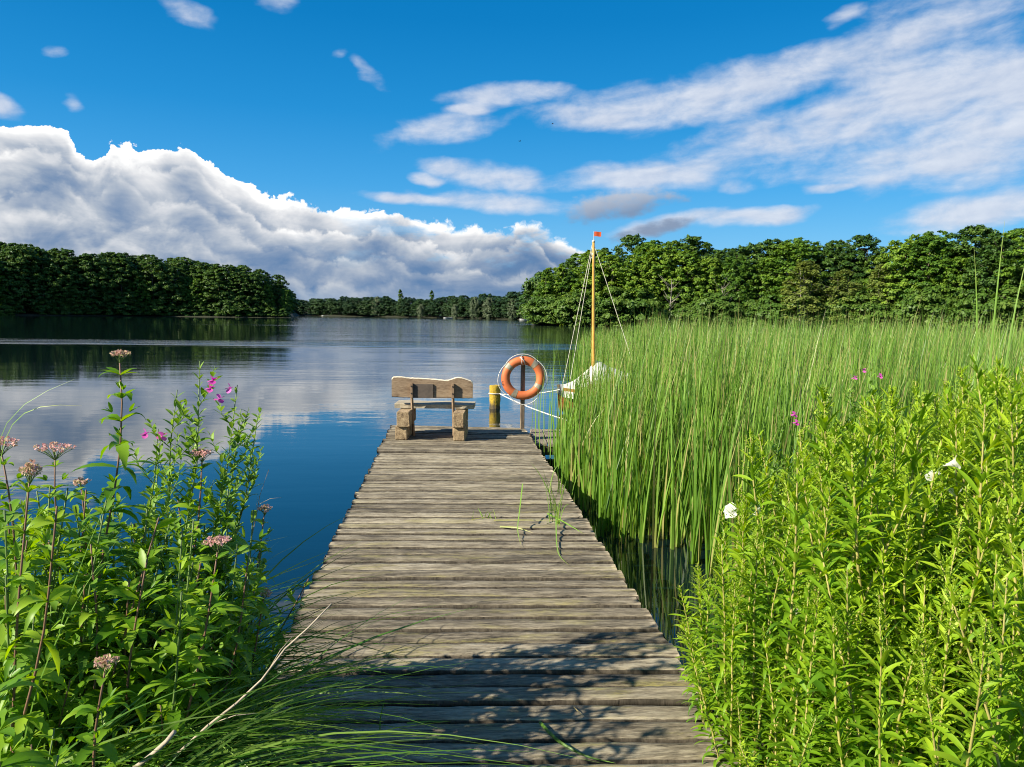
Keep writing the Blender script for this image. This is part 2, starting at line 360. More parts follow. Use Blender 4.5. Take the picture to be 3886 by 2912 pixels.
# ================================================================ trees
def quads_from(c, n, u, su, sv):
    """diamond leaves: centre, normal, in-plane axis u, half sizes"""
    v = np.cross(n, u)
    V = np.stack([c - u * su, c - v * sv, c + u * su, c + v * sv], 1).reshape(-1, 3)
    F = np.arange(len(V)).reshape(-1, 4); return V, F
def unit(a): return a / np.maximum(np.linalg.norm(a, axis=-1, keepdims=True), 1e-9)
def crown_mesh(name, seed, H, rad, base, ncl, nleaf, size, mat, profile='round', flat=0.5, droop=0.0, clr=1.3):
    r = np.random.default_rng(seed); t = r.random(ncl) ** 0.8
    if profile == 'round': pr = np.sqrt(np.clip(1 - ((t - 0.42) / 0.60) ** 2, 0.02, 1))
    elif profile == 'column': pr = np.clip(np.sin(np.pi * np.clip(t * .95 + .05, 0, 1)) ** 0.7, .1, 1)
    else: pr = np.clip(1.05 - t, .08, 1) ** 0.6
    lob = 1 + 0.22 * np.sin(r.random() * 6 + 3 * r.random(ncl) * 6)
    a = r.random(ncl) * 2 * np.pi; q = np.where(r.random(ncl) < .75, 0.75 + .25 * r.random(ncl), r.random(ncl)) * pr * rad * lob
    C = np.stack([q * np.cos(a), q * np.sin(a), base + t * (H - base) - droop * (q / rad) ** 2], 1)
    cs = clr * (0.6 + 0.8 * r.random(ncl)) * (0.55 + 0.45 * pr)
    k = np.repeat(np.arange(ncl), nleaf); d = unit(r.normal(size=(len(k), 3))) * (r.random((len(k), 1)) ** 0.45)
    out = unit(np.stack([C[:, 0], C[:, 1], (C[:, 2] - (base + H) / 2) * .5], 1) + 1e-6)[k]
    P = C[k] + d * cs[k][:, None] * np.array([1, 1, flat]) + out * 0.0
    P[:, 2] -= 0.22 * (d[:, 0] ** 2 + d[:, 1] ** 2) * cs[k]
    n = unit(d * np.array([.7, .7, .9]) + out * .5 + np.array([0, 0, .7]) + r.normal(size=d.shape) * .45)
    u = unit(np.cross(n, r.normal(size=d.shape))); s = size * (.6 + .8 * r.random((len(k), 1)))
    V, F = quads_from(P, n, u, s, s * .62)
    V[:, 2] = np.maximum(V[:, 2], 0.05)
    tint = np.repeat(np.clip(r.random(ncl)[k] * .6 + r.random(len(k)) * .4, 0, 1), 4)
    return np_mesh(name, V, F, attr={'tint': tint}, mats=[mat])
def trunk_mesh(name, seed, H, base, rad, r0, mat, nl=9, stems=1):
    r = random.Random(seed); b = MB()
    for s_ in range(stems):
        ox, oy = (0, 0) if stems == 1 else (r.uniform(-.8, .8), r.uniform(-.8, .8)); lean = (r.uniform(-.06, .06), r.uniform(-.06, .06))
        P = [(ox + lean[0] * h + r.uniform(-.1, .1), oy + lean[1] * h + r.uniform(-.1, .1), h) for h in [H * .9 * i / 7 for i in range(8)]]
        b.tube(P, [r0 * (1.25 if i == 0 else 1) * (1 - .115 * i) for i in range(8)], 7)
        for i in range(nl):
            h = r.uniform(max(base, .15 * H), H * .82); a = r.uniform(0, 6.28); j = min(int(h / (H * .9) * 7), 6); p = Vector(P[j]).lerp(Vector(P[j + 1]), h / (H * .9) * 7 - j)
            L = rad * r.uniform(.5, .9)
            b.tube([p, p + Vector((math.cos(a) * L * .5, math.sin(a) * L * .5, L * .25)), p + Vector((math.cos(a) * L, math.sin(a) * L, L * .55))], [r0 * .32, r0 * .2, r0 * .06], 5)
    return b.mesh(name, mat, True)
BARK = simple('bark', (0.13, 0.105, 0.08), 0.9, 0.4, 6.0, 0.5)
PALEBARK = simple('pale_bark', (0.30, 0.27, 0.22), 0.85, 0.3, 4.0, 0.3)
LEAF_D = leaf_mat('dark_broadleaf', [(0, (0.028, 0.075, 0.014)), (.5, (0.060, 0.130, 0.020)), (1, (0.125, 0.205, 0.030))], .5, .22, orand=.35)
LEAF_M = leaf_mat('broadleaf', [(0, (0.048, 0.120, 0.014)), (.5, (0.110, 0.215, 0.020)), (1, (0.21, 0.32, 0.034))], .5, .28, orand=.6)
LEAF_F = leaf_mat('far_shaded_leaf', [(0, (0.016, 0.046, 0.020)), (.5, (0.034, 0.078, 0.028)), (1, (0.070, 0.130, 0.040))], .5, .2, orand=.5)  # cloud shadow and distance haze painted in as a darker, bluer leaf green
LEAF_O = leaf_mat('olive_leaf', [(0, (0.085, 0.130, 0.026)), (.5, (0.150, 0.205, 0.038)), (1, (0.24, 0.29, 0.06))], .5, .28, orand=.2)
LEAF_W = leaf_mat('willow_leaf', [(0, (0.075, 0.115, 0.055)), (.5, (0.12, 0.165, 0.085)), (1, (0.19, 0.225, 0.13))], .5, .25, orand=.2)
LEAF_B = leaf_mat('bank_shrub_leaf', [(0, (0.05, 0.115, 0.016)), (.5, (0.085, 0.165, 0.024)), (1, (0.14, 0.22, 0.035))], .5, .3, orand=.25)
def tree_proto(name, seed, H, rad, base, mat, bark, ncl=85, nleaf=95, size=.33, profile='round', flat=.5, droop=0.0, clr=1.35, r0=.24, nl=9, stems=1):
    o = empty(name); link('crown', crown_mesh(name + '_crown', seed, H, rad, base, ncl, nleaf, size, mat, profile, flat, droop, clr), o)
    link('trunk', trunk_mesh(name + '_trunk', seed, H, base, rad, r0, bark, nl, stems), o); return o
PROTO = {}
used = set()
def plant_tree(kind, x, y, h, label, group, cat='tree', rz=None, wide=1.0):
    p = PROTO[kind]; o = p if kind not in used else copy_tree(p); used.add(kind)
    s = h / p['h0'] if 'h0' in p else 1
    o.location = (x, y, max(float(ground_z(np.array(x), np.array(y))) - .1, -.15)); o.rotation_euler.z = rz if rz is not None else random.uniform(0, 6.28)
    o.scale = (s * wide, s * wide, s); tag(o, label, cat, group); return o
def proto(kind, *a, h0=20.0, **k):
    o = tree_proto(*a, **k); PROTO[kind] = o; o['h0'] = h0
    return o
random.seed(3)
for i in range(5):
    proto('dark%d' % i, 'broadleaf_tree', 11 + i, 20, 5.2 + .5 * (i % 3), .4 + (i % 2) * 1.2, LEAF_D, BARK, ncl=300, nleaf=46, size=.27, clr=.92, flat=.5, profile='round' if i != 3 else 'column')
for i in range(5):
    proto('mid%d' % i, 'broadleaf_tree', 31 + i, 20, 5.6 + .5 * (i % 3), 0.2, LEAF_M, BARK, ncl=320, nleaf=46, size=.27, clr=.92, flat=.5, profile='round')
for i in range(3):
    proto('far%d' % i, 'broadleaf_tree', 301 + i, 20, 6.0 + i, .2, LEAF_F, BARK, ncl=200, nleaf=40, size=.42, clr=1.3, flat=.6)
for i in range(2):
    proto('olive%d' % i, 'birch_tree', 51 + i, 20, 3.6, 1.5, LEAF_O, PALEBARK, ncl=240, nleaf=46, size=.24, clr=.85, flat=.8, droop=2.0, r0=.14, nl=12, stems=3)
proto('willow0', 'willow_tree', 61, 20, 7.0, .4, LEAF_W, BARK, ncl=110, flat=.8, size=.4, clr=1.9)
proto('bush0', 'bank_shrub', 71, 6, 3.4, 0.0, LEAF_B, BARK, h0=6.0, ncl=70, nleaf=90, size=.26, clr=1.1, r0=.07, stems=3)
proto('bush1', 'bank_shrub', 72, 6, 3.0, 0.0, LEAF_B, BARK, h0=6.0, ncl=70, nleaf=90, size=.26, clr=1.0, r0=.07, stems=3)
proto('dkbush0', 'bank_shrub', 73, 6, 3.2, 0.0, LEAF_D, BARK, h0=6.0, ncl=70, nleaf=90, size=.26, clr=1.0, r0=.07, stems=3)
proto('poplar0', 'poplar_tree', 81, 20, 2.3, 1.0, LEAF_D, BARK, ncl=80, profile='column', flat=1.1, clr=1.0)
proto('slim0', 'alder_tree', 91, 20, 2.4, 3.0, LEAF_M, BARK, ncl=60, profile='round', flat=.45, clr=1.1, r0=.16)
def pol(a, r): return r * math.sin(R(a)), r * math.cos(R(a))

# --- left wood: dense, seen from its shaded side
def lw_h(a): return float(np.interp(a, [-40, -29, -24, -18, -14, -12.3, -11.4], [21.5, 21.5, 20.0, 18.5, 16.4, 14.8, 12.2]))
a = -37.5
while a < -11.5:
    for row in range(3):
        aj = a + random.uniform(-.25, .25) + row * .35
        if aj > -11.35 - row * .25: continue
        x, y = pol(aj, shore_r(aj) + 3.5 + row * 6.5 + random.uniform(-1.5, 1.5))
        h = lw_h(aj) * random.uniform(.86, 1.04) * (1.0 + .03 * row)
        if row == 0 and random.random() < .30:
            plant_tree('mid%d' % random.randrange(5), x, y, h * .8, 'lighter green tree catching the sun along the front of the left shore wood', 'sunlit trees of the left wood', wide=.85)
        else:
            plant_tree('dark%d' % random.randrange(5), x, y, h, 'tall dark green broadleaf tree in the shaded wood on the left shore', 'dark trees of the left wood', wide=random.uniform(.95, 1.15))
    if random.random() < .8:
        x, y = pol(a, shore_r(a) + 24); plant_tree('dkbush0', x, y, random.uniform(9, 11), 'dark understorey shrub deep inside the left shore wood', 'understorey of the left wood', 'shrub', wide=.9)
        x, y = pol(a, shore_r(a) + 1.0)
        plant_tree('dkbush0', x, y, random.uniform(3, 6), 'low dark shrub at the foot of the left shore wood', 'shrubs along the left shore', 'shrub', wide=1.2)
    a += .92
x, y = pol(-28.6, 288); plant_tree('bush1', x, y, 3.2, 'light green shrub at the waterline at the far left edge of the left wood', None, 'shrub', wide=1.6)

# --- far shore: small trees across the lake
a = -11.4
while a < 6.9:
    for row in range(2):
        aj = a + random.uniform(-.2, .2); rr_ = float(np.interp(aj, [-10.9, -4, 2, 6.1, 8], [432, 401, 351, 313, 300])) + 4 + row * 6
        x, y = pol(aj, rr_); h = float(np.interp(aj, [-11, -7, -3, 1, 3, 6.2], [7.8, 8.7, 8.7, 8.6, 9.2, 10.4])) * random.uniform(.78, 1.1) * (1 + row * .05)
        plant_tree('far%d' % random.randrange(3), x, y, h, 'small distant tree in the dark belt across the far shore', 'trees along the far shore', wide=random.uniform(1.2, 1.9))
    a += .50
for a, r_, h, k, lab, cat, wd in [(-7.6 + 4.2 - .15, 401, 13.2, 'poplar0', 'slim poplar poking above the far shore trees, the left one of two', 'poplar', 1), (-1.25, 386, 12.4, 'poplar0', 'slim poplar poking above the far shore trees, the right one of two', 'poplar', 1),
                                  (-2.02, 380, 6.6, 'willow0', 'small pale willow at the water on the far shore, below the right poplar', 'willow', .75), (.45, 352, 6.4, 'willow0', 'small round pale willow standing alone at the far waterline', 'willow', .7),
                                  (3.0, 338, 9.3, 'willow0', 'large pale grey willow among dark trees at the right end of the far shore', 'willow', .8), (1.95, 343, 9.6, 'willow0', 'pale green willow just left of the large grey willow across the lake', 'willow', .62),
                                  (-5.2, 408, 9.6, 'willow0', 'faint pale willow in the middle of the far tree belt', 'willow', .7), (4.7, 325, 8.6, 'willow0', 'pale willow beside the right shore wood on the far bank', 'willow', .75)]:
    x, y = pol(a, r_); plant_tree(k, x, y, h, lab, None, cat, wide=wd)

# --- right wood: nearer and sunlit
def rw_h(a): return float(np.interp(a, [6.4, 7.2, 8.5, 10, 11.2, 13.5, 17, 21, 25, 29, 31, 33, 38, 46], [6.0, 10.2, 11.2, 12.6, 14.8, 15.4, 15.2, 15.2, 14.9, 14.2, 14.6, 14.8, 14.2, 14]))
a = 6.9
while a < 43:
    for row in range(3):
        aj = a + random.uniform(-.4, .4) + row * .5
        r_ = float(np.interp(aj, [6.4, 10, 28, 43], [160, 153, 151, 130])) + 3.5 + row * 4.5 + random.uniform(-1, 1)
        x, y = pol(aj, r_); h = rw_h(aj) * random.uniform(.84, 1.08) * (1.04 + .03 * row) * (.92 if row == 0 else 1)
        if row == 0 and 25.0 < aj < 30: continue
        dark = random.random() < (.22 if row == 0 else .5)
        if dark: plant_tree('dark%d' % random.randrange(5), x, y, h, 'darker green tall tree in the sunlit wood on the right shore', 'dark trees of the right wood', wide=random.uniform(.92, 1.2))
        else: plant_tree('mid%d' % random.randrange(5), x, y, h, 'bright green leafy broadleaf tree in the wood on the right shore', 'green trees of the right wood', wide=random.uniform(.9, 1.2))
    x, y = pol(a, 172); plant_tree('dkbush0', x, y, random.uniform(8, 10), 'dark understorey shrub deep inside the right shore wood', 'understorey of the right wood', 'shrub', wide=.8)
    a += 1.75
for a, h, k, lab, wd in [(25.4, 12.4, 'olive0', 'olive tinted birch with drooping crown at the front of the right wood', 1.7), (27.9, 10.8, 'olive1', 'shorter yellowish birch behind the reeds, right of the drooping one', 1.5), (30.2, 11.4, 'olive1', 'pale stemmed birch left of the tall reeds at the right edge', 1.4)]:
    x, y = pol(a, 148.5); plant_tree(k, x, y, h, lab, None, 'birch', wide=wd)
for a, h, k in [(7.2, 10.8, 'slim0'), (8.3, 11.6, 'slim0'), (6.75, 7.2, 'slim0')]:
    x, y = pol(a, 158); plant_tree(k, x, y, h, 'slender alder with airy crown at the lakeward tip of the right wood', 'alders at the tip of the right wood', 'alder')
for i in range(34):
    a = 6.55 + i * 1.02 + random.uniform(-.4, .4); x, y = pol(a, float(np.interp(a, [6.4, 10, 28, 43], [159, 152, 150, 130])) + random.uniform(-.3, 1.5))
    plant_tree('bush%d' % random.randrange(2), x, y, random.uniform(3.6, 7.6), 'rounded light green shrub at the foot of the right shore wood', 'shrubs along the right shore', 'shrub', wide=random.uniform(.9, 1.3))
def dead_tree(x, y, h, label, seed):
    r = random.Random(seed); b = MB(); o = empty('dead_tree', (x, y, .3)); tag(o, label, 'tree')
    b.tube([(0, 0, 0), (.1, 0, h * .4), (.3, 0, h * .75), (.2, 0, h)], [.16, .12, .07, .02], 6)
    t = b.build('trunk', PALEBARK, o, True); b = MB()
    for i in range(16):
        z = h * r.uniform(.35, .95); a = r.uniform(0, 6.3); L = r.uniform(1, 2.6)
        b.tube([(.15, 0, z), (.15 + math.cos(a) * L * .5, math.sin(a) * L * .5, z + L * .35), (.15 + math.cos(a) * L, math.sin(a) * L, z + L * .95)], [.05, .03, .01], 4)
    b.build('branches', PALEBARK, o, True)
x, y = pol(16.2, 150.5); dead_tree(x, y, 9.0, 'bare grey dead tree in front of dark trees in the right wood, left one', 3)
x, y = pol(19.8, 150.5); dead_tree(x, y, 7.5, 'bare dark branched dead tree in a shaded gap of the right wood', 5)

# ================================================================ the jetty and what stands on and beside it
def wood_mat(name, light, mid, dark, axis='X', grain=45.0, lichen=None, bump=0.5, rough=0.85, tint=True):
    m, nt, o = new_mat(name); p = coords(nt); x, y, z = sep(nt, p)
    t = attrib(nt, 'tint') if tint else val(nt, .5)
    off = t * 37.0
    L = {'X': x, 'Y': y, 'Z': z}[axis]; A, B = [q for k, q in zip('XYZ', (x, y, z)) if k != axis]
    wav = (noise(nt, vec(nt, L * 0.9, A * 2 + off, B * 2), 1.0, 3) - .5) * 0.05
    g = noise(nt, vec(nt, L * 3.0 + off, (A + wav) * grain, (B + wav) * grain), 1.0, 5, 0.65)
    gf = noise(nt, vec(nt, L * 13 + off, (A + wav) * grain * 2.8, (B + wav) * grain * 2.8), 1.0, 4, 0.7)
    st = noise(nt, vec(nt, L * 2.6, A * 7 + off, B * 7), 1.1, 7, 0.7)
    fine = noise(nt, vec(nt, L * 26, A * 75, B * 75), 1.0, 3, 0.6)
    f = (g * 0.34 + gf * 0.40 + st * 0.36 + (t - .5) * 0.12 - 0.04)
    col = ramp(nt, f, [(0.385, dark), (0.51, mid), (0.65, light)])
    crack = gf.step(.36, .28) * st.step(.62, .42)
    col = mixc(nt, crack * 0.75, col, tuple(c * .35 for c in dark))
    if lichen:
        ll = noise(nt, vec(nt, x * 1.2, y * 5 + off * 0.3, z), 1.0, 6, 0.7).step(.50, .66) * (g * .6 + fine * .6).step(.42, .70) * y.lin(9, 3.2, 0.12, 1.0)
        col = mixc(nt, ll * 0.8, col, lichen)
        spk = fine.step(.64, .74) * st.step(.45, .6); col = mixc(nt, spk * 0.55, col, (0.46, 0.43, 0.34))
        blk = noise(nt, vec(nt, x * 1.1 + 5, y * 2.6, z), 1.4, 5, 0.65).step(.52, .68); col = mixc(nt, blk * 0.55, col, tuple(c * .6 for c in dark))
    principled(nt, o, col, rough, g * .6 + gf * .5 - crack * .6, bump, 0.012, Specular_IOR_Level=0.25); return m
M_DECK = wood_mat('weathered_deck_wood', (0.47, 0.415, 0.30), (0.215, 0.182, 0.128), (0.050, 0.042, 0.031), 'X', 42, lichen=(0.36, 0.32, 0.10), bump=0.7)
M_SIDE = wood_mat('weathered_plank_wood', (0.40, 0.36, 0.28), (0.24, 0.20, 0.155), (0.09, 0.075, 0.058), 'Y', 40, tint=False)
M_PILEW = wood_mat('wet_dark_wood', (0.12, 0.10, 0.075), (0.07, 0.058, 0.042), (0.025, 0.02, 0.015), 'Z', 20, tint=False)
M_BACK = wood_mat('bench_plank_wood', (0.34, 0.255, 0.17), (0.235, 0.168, 0.108), (0.12, 0.08, 0.052), 'X', 22, tint=False, bump=.3)
M_SEAT = wood_mat('bench_seat_wood', (0.52, 0.47, 0.35), (0.38, 0.33, 0.24), (0.18, 0.15, 0.10), 'X', 24, tint=False, bump=.3)
M_BLOCK = wood_mat('bench_block_wood', (0.50, 0.39, 0.24), (0.31, 0.225, 0.13), (0.085, 0.06, 0.038), 'Y', 24, tint=False, bump=.6)
M_SLAT = wood_mat('bench_post_wood', (0.36, 0.26, 0.17), (0.24, 0.165, 0.105), (0.12, 0.08, 0.055), 'Z', 26, tint=False, bump=.3)
M_POST = wood_mat('grey_post_wood', (0.30, 0.245, 0.18), (0.17, 0.13, 0.095), (0.06, 0.045, 0.035), 'Z', 26, tint=False, bump=.5)
M_EDGE = simple('pale_live_edge', (0.60, 0.54, 0.42), .8, .2, 14, .3)
M_IRON = simple('dark_iron', (0.02, 0.018, 0.016), .5, .3, 20)
M_PLATE = simple('dark_wood_panel', (0.085, 0.065, 0.05), .7, .3, 12, .2)  # panel wood set darker than the backrest plank

jetty = empty('jetty', (0, 0, 0)); tag(jetty, 'long weathered grey plank jetty running out into the lake', 'jetty')
def sstep1(x, a, b): t = min(max((x - a) / (b - a), 0), 1); return t * t * (3 - 2 * t)
def build_deck():
    r = np.random.default_rng(5); Vs, Fs, T, MI = [], [], [], []; y = 1.9; off = 0; n = 56
    while y < 11.86:
        w = r.uniform(.128, .150); gap = r.uniform(.016, .036); yc = y + w / 2
        x0 = -0.885 + r.normal() * .009 - (.03 if 9.4 < y < 10.6 and r.random() < .6 else 0); x1 = 1.185 + r.normal() * .010
        if 5.48 < yc < 5.62: x1 -= 0.0
        sk = -.05 - .105 * sstep1(yc, 8.0, 11.9) + r.normal() * .003; zt = DECK + r.normal() * .003; tilt = r.normal() * .010; bow = r.normal() * .004
        xs = np.linspace(x0, x1, n); u = (xs - x0) / (x1 - x0)
        def wob(a, f): return a * (np.sin(xs * f + r.random() * 6) + .6 * np.sin(xs * f * 2.7 + r.random() * 6) + .35 * np.sin(xs * f * 7.1 + r.random() * 6))
        ef, eb = wob(.0020, 4) - np.abs(r.normal(size=n)) * .0012, wob(.0020, 4) + np.abs(r.normal(size=n)) * .0012
        if 5.45 < yc < 5.62: eb = eb - .045 * np.clip((xs - .95) / .2, 0, 1) ** .8          # the rotted corner
        h = .038
        prof = [(-.5, -h, 0), (-.5, -.018, 0), (-.47, -.004, 1), (-.30, 0, 1), (-.12, 0, 1), (.12, 0, 1), (.30, 0, 1), (.465, -.003, 1), (.5, -.016, 0), (.5, -h, 0)]
        ring = []
        for (s, z, top) in prof:
            e = np.where(s < 0, -ef, eb) * min(1, abs(s) * 2)
            yy = yc + s * w + e + sk * (xs - .15) + bow * (u - .5) ** 2 * 4
            zz = np.zeros(n) + zt + z + tilt * s * w * 3 + (wob(.0016, 6) + r.normal(size=n) * .0009 if top else 0)
            ring.append(np.stack([xs.copy(), yy, zz], 1))
        k = len(prof); V = np.stack(ring, 1)                       # n,k,3
        V[0, :, 0] += r.normal(size=k) * .003; V[-1, :, 0] += r.normal(size=k) * .003
        i, j = np.meshgrid(np.arange(n - 1), np.arange(k), indexing='ij'); j2 = (j + 1) % k
        Fq = np.stack([i * k + j, i * k + j2, (i + 1) * k + j2, (i + 1) * k + j], -1).reshape(-1, 4)
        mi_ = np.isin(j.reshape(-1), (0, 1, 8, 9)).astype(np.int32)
        caps = []
        for e, base in ((0, 0), (1, (n - 1) * k)):
            for a in range(k // 2 - 1):
                q = (base + a, base + k - 1 - a, base + k - 2 - a, base + a + 1); caps.append(q if e else q[::-1])
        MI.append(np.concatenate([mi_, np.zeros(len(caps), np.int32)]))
        Fq = np.concatenate([Fq, np.array(caps)]); Vs.append(V.reshape(-1, 3)); Fs.append(Fq + off); off += n * k
        T.append(np.full(n * k, r.random())); y += w + gap
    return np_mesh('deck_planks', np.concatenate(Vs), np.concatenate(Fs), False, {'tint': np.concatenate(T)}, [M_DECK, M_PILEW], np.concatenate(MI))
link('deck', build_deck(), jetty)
for x in (-.72, .12, 1.02):
    MB().box((x, 6.75, DECK - .105), (.09, 9.6, .12), 0, .006).build('beam', M_PILEW, jetty)
for y in (3.2, 6.0, 8.8, 11.2):
    MB().box((.15, y, DECK - .22), (2.0, .10, .10), -.05, .006).build('cross_beam', M_PILEW, jetty)
    for x in (-.70, 1.0):
        MB().tube([(x, y + .07, -1.0), (x, y + .07, DECK - .05)], .065, 10).build('pile', M_PILEW, jetty, True)

# --- rustic bench
bench = empty('bench', (-.22, 10.9, DECK), R(-5)); tag(bench, 'rustic wooden bench with live edge backrest at the end of the jetty, facing the lake', 'bench')
BX, BY = -.22, 10.9
def rel(v): return (v[0] - BX, v[1] - BY, v[2] - DECK)
def plank_outline(top, bot, y0, y1, n=44, wob=.004, seed=1):
    """thick plank standing upright: top/bottom profiles as (x,z); front at y0, back at y1"""
    r = random.Random(seed); xs = np.linspace(top[0][0], top[-1][0], n)
    zt = np.interp(xs, [p[0] for p in top], [p[1] for p in top]); zb = np.interp(xs, [p[0] for p in bot], [p[1] for p in bot])
    ker = np.array([1, 2, 3, 2, 1]) / 9; zt[2:-2] = np.convolve(zt, ker, 'valid')
    V, F = [], []; c = .008
    for i, x in enumerate(xs):
        a = r.uniform(-wob, wob) * .5; b_ = r.uniform(-wob, wob) * .5; e = c if 0 < i < n - 1 else c + .010
        for yy, zz in ((y0, zb[i] + c + b_), (y0, zt[i] - e * 1.6 + a), (y0 + c * 1.5, zt[i] + a), (y1 - c, zt[i] + a), (y1, zt[i] - e + a), (y1, zb[i] + c + b_), (y1 - c, zb[i] + b_), (y0 + c, zb[i] + b_)):
            V.append(rel((x, yy, zz)))
    k = 8
    for i in range(n - 1):
        for j in range(k): F.append((i * k + j, i * k + (j + 1) % k, (i + 1) * k + (j + 1) % k, (i + 1) * k + j))
    F.append(tuple(range(k))[::-1]); F.append(tuple((n - 1) * k + j for j in range(k))); return V, F
lean = .10
topp = [(-.785, 1.245), (-.77, 1.262), (-.70, 1.268), (-.62, 1.264), (-.58, 1.252), (-.40, 1.250), (-.2, 1.238), (-.06, 1.226), (0.0, 1.222), (.05, 1.238), (.10, 1.264), (.14, 1.272), (.20, 1.264), (.26, 1.243), (.33, 1.220), (.352, 1.200)]
bott = [(-.785, .978), (-.6, .968), (-.4, .970), (-.2, .968), (.05, .970), (.2, .966), (.352, .970)]
V, F = plank_outline(topp, bott, 10.79, 10.845)
bk = MB().add(V, F); mi = []
for i, f in enumerate(bk.f):
    zs = [bk.v[k][2] for k in f]; isn = len(f) == 4 and (i % 8 in (1, 2, 3)) and i < 43 * 8
    bk.m[i] = 1 if isn or len(f) == 8 else 0
bko = bk.build('backrest', [M_BACK, M_EDGE], bench)
MB().box(rel((-.343, 10.779, 1.066)), (.285, .026, .196), 0, .003).build('back_panel', M_PLATE, bench)
for x in (-.500, .078):
    pm = MB(); pm.box(rel((x, 10.758, 1.075)), (.036, .055, .205), 0, .004)
    pm.tube([rel((x, 10.762, 1.0)), rel((x, 10.80, .90)), rel((x, 10.86, .72)), rel((x, 10.97, .401))], [.021, .021, .021, .021], 4)
    po = pm.build('back_post', M_SLAT, bench)
    for z in (1.035, 1.135):
        MB().tube([rel((x, 10.738, z)), rel((x, 10.725, z))], .011, 8).build('bolt', M_IRON, po)
r_ = random.Random(4); st = MB()
V, F = [], []; n = 30
for i in range(n):
    x = -.762 + 1.128 * i / (n - 1); a = .006 * math.sin(i * .9) + r_.uniform(-.003, .003); zt = .872 + .004 * math.sin(i * .4)
    for yy, zz in ((10.90 + a, .806), (10.895 + a, .862), (10.91 + a, zt), (11.30 - a, zt), (11.32 - a, .86), (11.32 - a, .806)): V.append(rel((x, yy, zz)))
for i in range(n - 1):
    for j in range(6): F.append((i * 6 + j, i * 6 + (j + 1) % 6, (i + 1) * 6 + (j + 1) % 6, (i + 1) * 6 + j))
F += [(5, 4, 3, 2, 1, 0), tuple((n - 1) * 6 + j for j in range(6))]
st.add(V, F); st.build('seat', M_SEAT, bench)
def rough_block(c, d, seed, name, rz=0.0):
    bm = bmesh.new(); bmesh.ops.create_cube(bm, size=1); bmesh.ops.scale(bm, vec=d, verts=bm.verts)
    bmesh.ops.bevel(bm, geom=bm.edges[:], offset=.012, segments=2, profile=.6, affect='EDGES')
    r = random.Random(seed)
    for v in bm.verts: v.co += Vector((r.uniform(-.004, .004), r.uniform(-.004, .004), r.uniform(-.003, .003)))
    bm.transform(Matrix.Translation(rel(c)) @ Matrix.Rotation(rz, 4, 'Z')); me = bpy.data.meshes.new(name); bm.to_mesh(me); bm.free(); me.materials.append(M_BLOCK)
    return link(name, me, bench)
rough_block((-.622, 10.94, .495), (.165, .72, .184), 1, 'lower_block'); rough_block((-.594, 10.93, .694), (.178, .78, .206), 2, 'upper_block', .012)
rough_block((.183, 10.90, .495), (.158, .70, .184), 3, 'lower_block'); rough_block((.178, 10.91, .694), (.155, .80, .206), 4, 'upper_block', -.01)
# --- post, life ring, yellow mooring pile
pm = MB().box((1.138, 11.70, .60), (.060, .060, 1.60), .1, .005); tag(pm.build('post', M_POST), 'slim grey square wooden post at the jetty corner carrying the life ring', 'post')
M_RING = simple('orange_ring', (0.58, 0.15, 0.045), .6, .22, 6.0, .1); M_BAND = simple('grey_tape', (0.29, 0.26, 0.19), .5, .25, 20, .1)
M_ROPE = simple('white_rope', (0.70, 0.68, 0.62), .8, .15, 60, .3)
RC = Vector((1.132, 11.600, 1.190)); RR, Rr = .268, .066
ring = empty('life_ring', RC); tag(ring, 'orange life ring with pale bands hanging on the slim post', 'life ring')
def torus(a0, a1, R_, r_, n, m, closed):
    V, F = [], []
    for i in range(n):
        a = a0 + (a1 - a0) * i / (n if closed else n - 1)
        for j in range(m):
            b = 2 * math.pi * j / m; q = R_ + r_ * math.cos(b); V.append((q * math.cos(a), r_ * .85 * math.sin(b), q * math.sin(a)))
    for i in range(n if closed else n - 1):
        for j in range(m): F.append((i * m + j, ((i + 1) % n) * m + j, ((i + 1) % n) * m + (j + 1) % m, i * m + (j + 1) % m))
    return V, F
MB().add(*torus(0, 2 * math.pi, RR, Rr, 72, 20, True)).build('ring_body', M_RING, ring, True)
for d in (52, 142, 241, 332):
    MB().add(*torus(R(d - 7.5), R(d + 7.5), RR, Rr + .0025, 6, 20, False)).build('band', M_BAND, ring, True)
P = []
for i in range(81):
    a = 2 * math.pi * i / 80 + R(52); q = (i / 80 * 4) % 1; P.append(((RR + Rr + .006 + .045 * math.sin(math.pi * q) * (1 if i < 60 else .6)) * math.cos(a), -.02, (RR + Rr + .006 + .045 * math.sin(math.pi * q)) * math.sin(a) - .02 * math.sin(math.pi * q)))
MB().tube(P, .0055, 6).build('grab_line', M_ROPE, ring, True)
MB().tube([(.02, .06, .20), (-.02, -.02, .20), (-.03, -.075, .26), (-.035, -.06, .33), (-.01, .02, .345), (.02, .08, .30), (.03, .07, .22), (.025, -.03, .205), (.0, -.075, .27), (-.06, -.06, .325)], .007, 6).build('hanging_cord', M_ROPE, ring, True)
m, nt, o = new_mat('black_emblem'); principled(nt, o, (0.03, 0.025, 0.02), .6)
P = [(-.305 + .018 * math.cos(a), -.043, -.075 + .030 * math.sin(a)) for a in np.linspace(0, 6.28, 20)]
MB().tube(P, .004, 4).build('black_mark', m, ring)
m, nt, o = new_mat('lichen_yellow_wood'); p = coords(nt); x, y, z = sep(nt, p)
n = noise(nt, vec(nt, x * 2, y * 2, z * .6), 6, 6, .65); n2 = noise(nt, p, 30, 4)
lic = (n + z * 0.2).step(.36, .54); col = mixc(nt, n2.lin(.3, .7), (0.10, 0.075, 0.045), (0.22, 0.17, 0.10))
col = mixc(nt, lic, col, mixc(nt, n2.lin(.35, .65), (0.34, 0.22, 0.012), (0.50, 0.35, 0.03)))
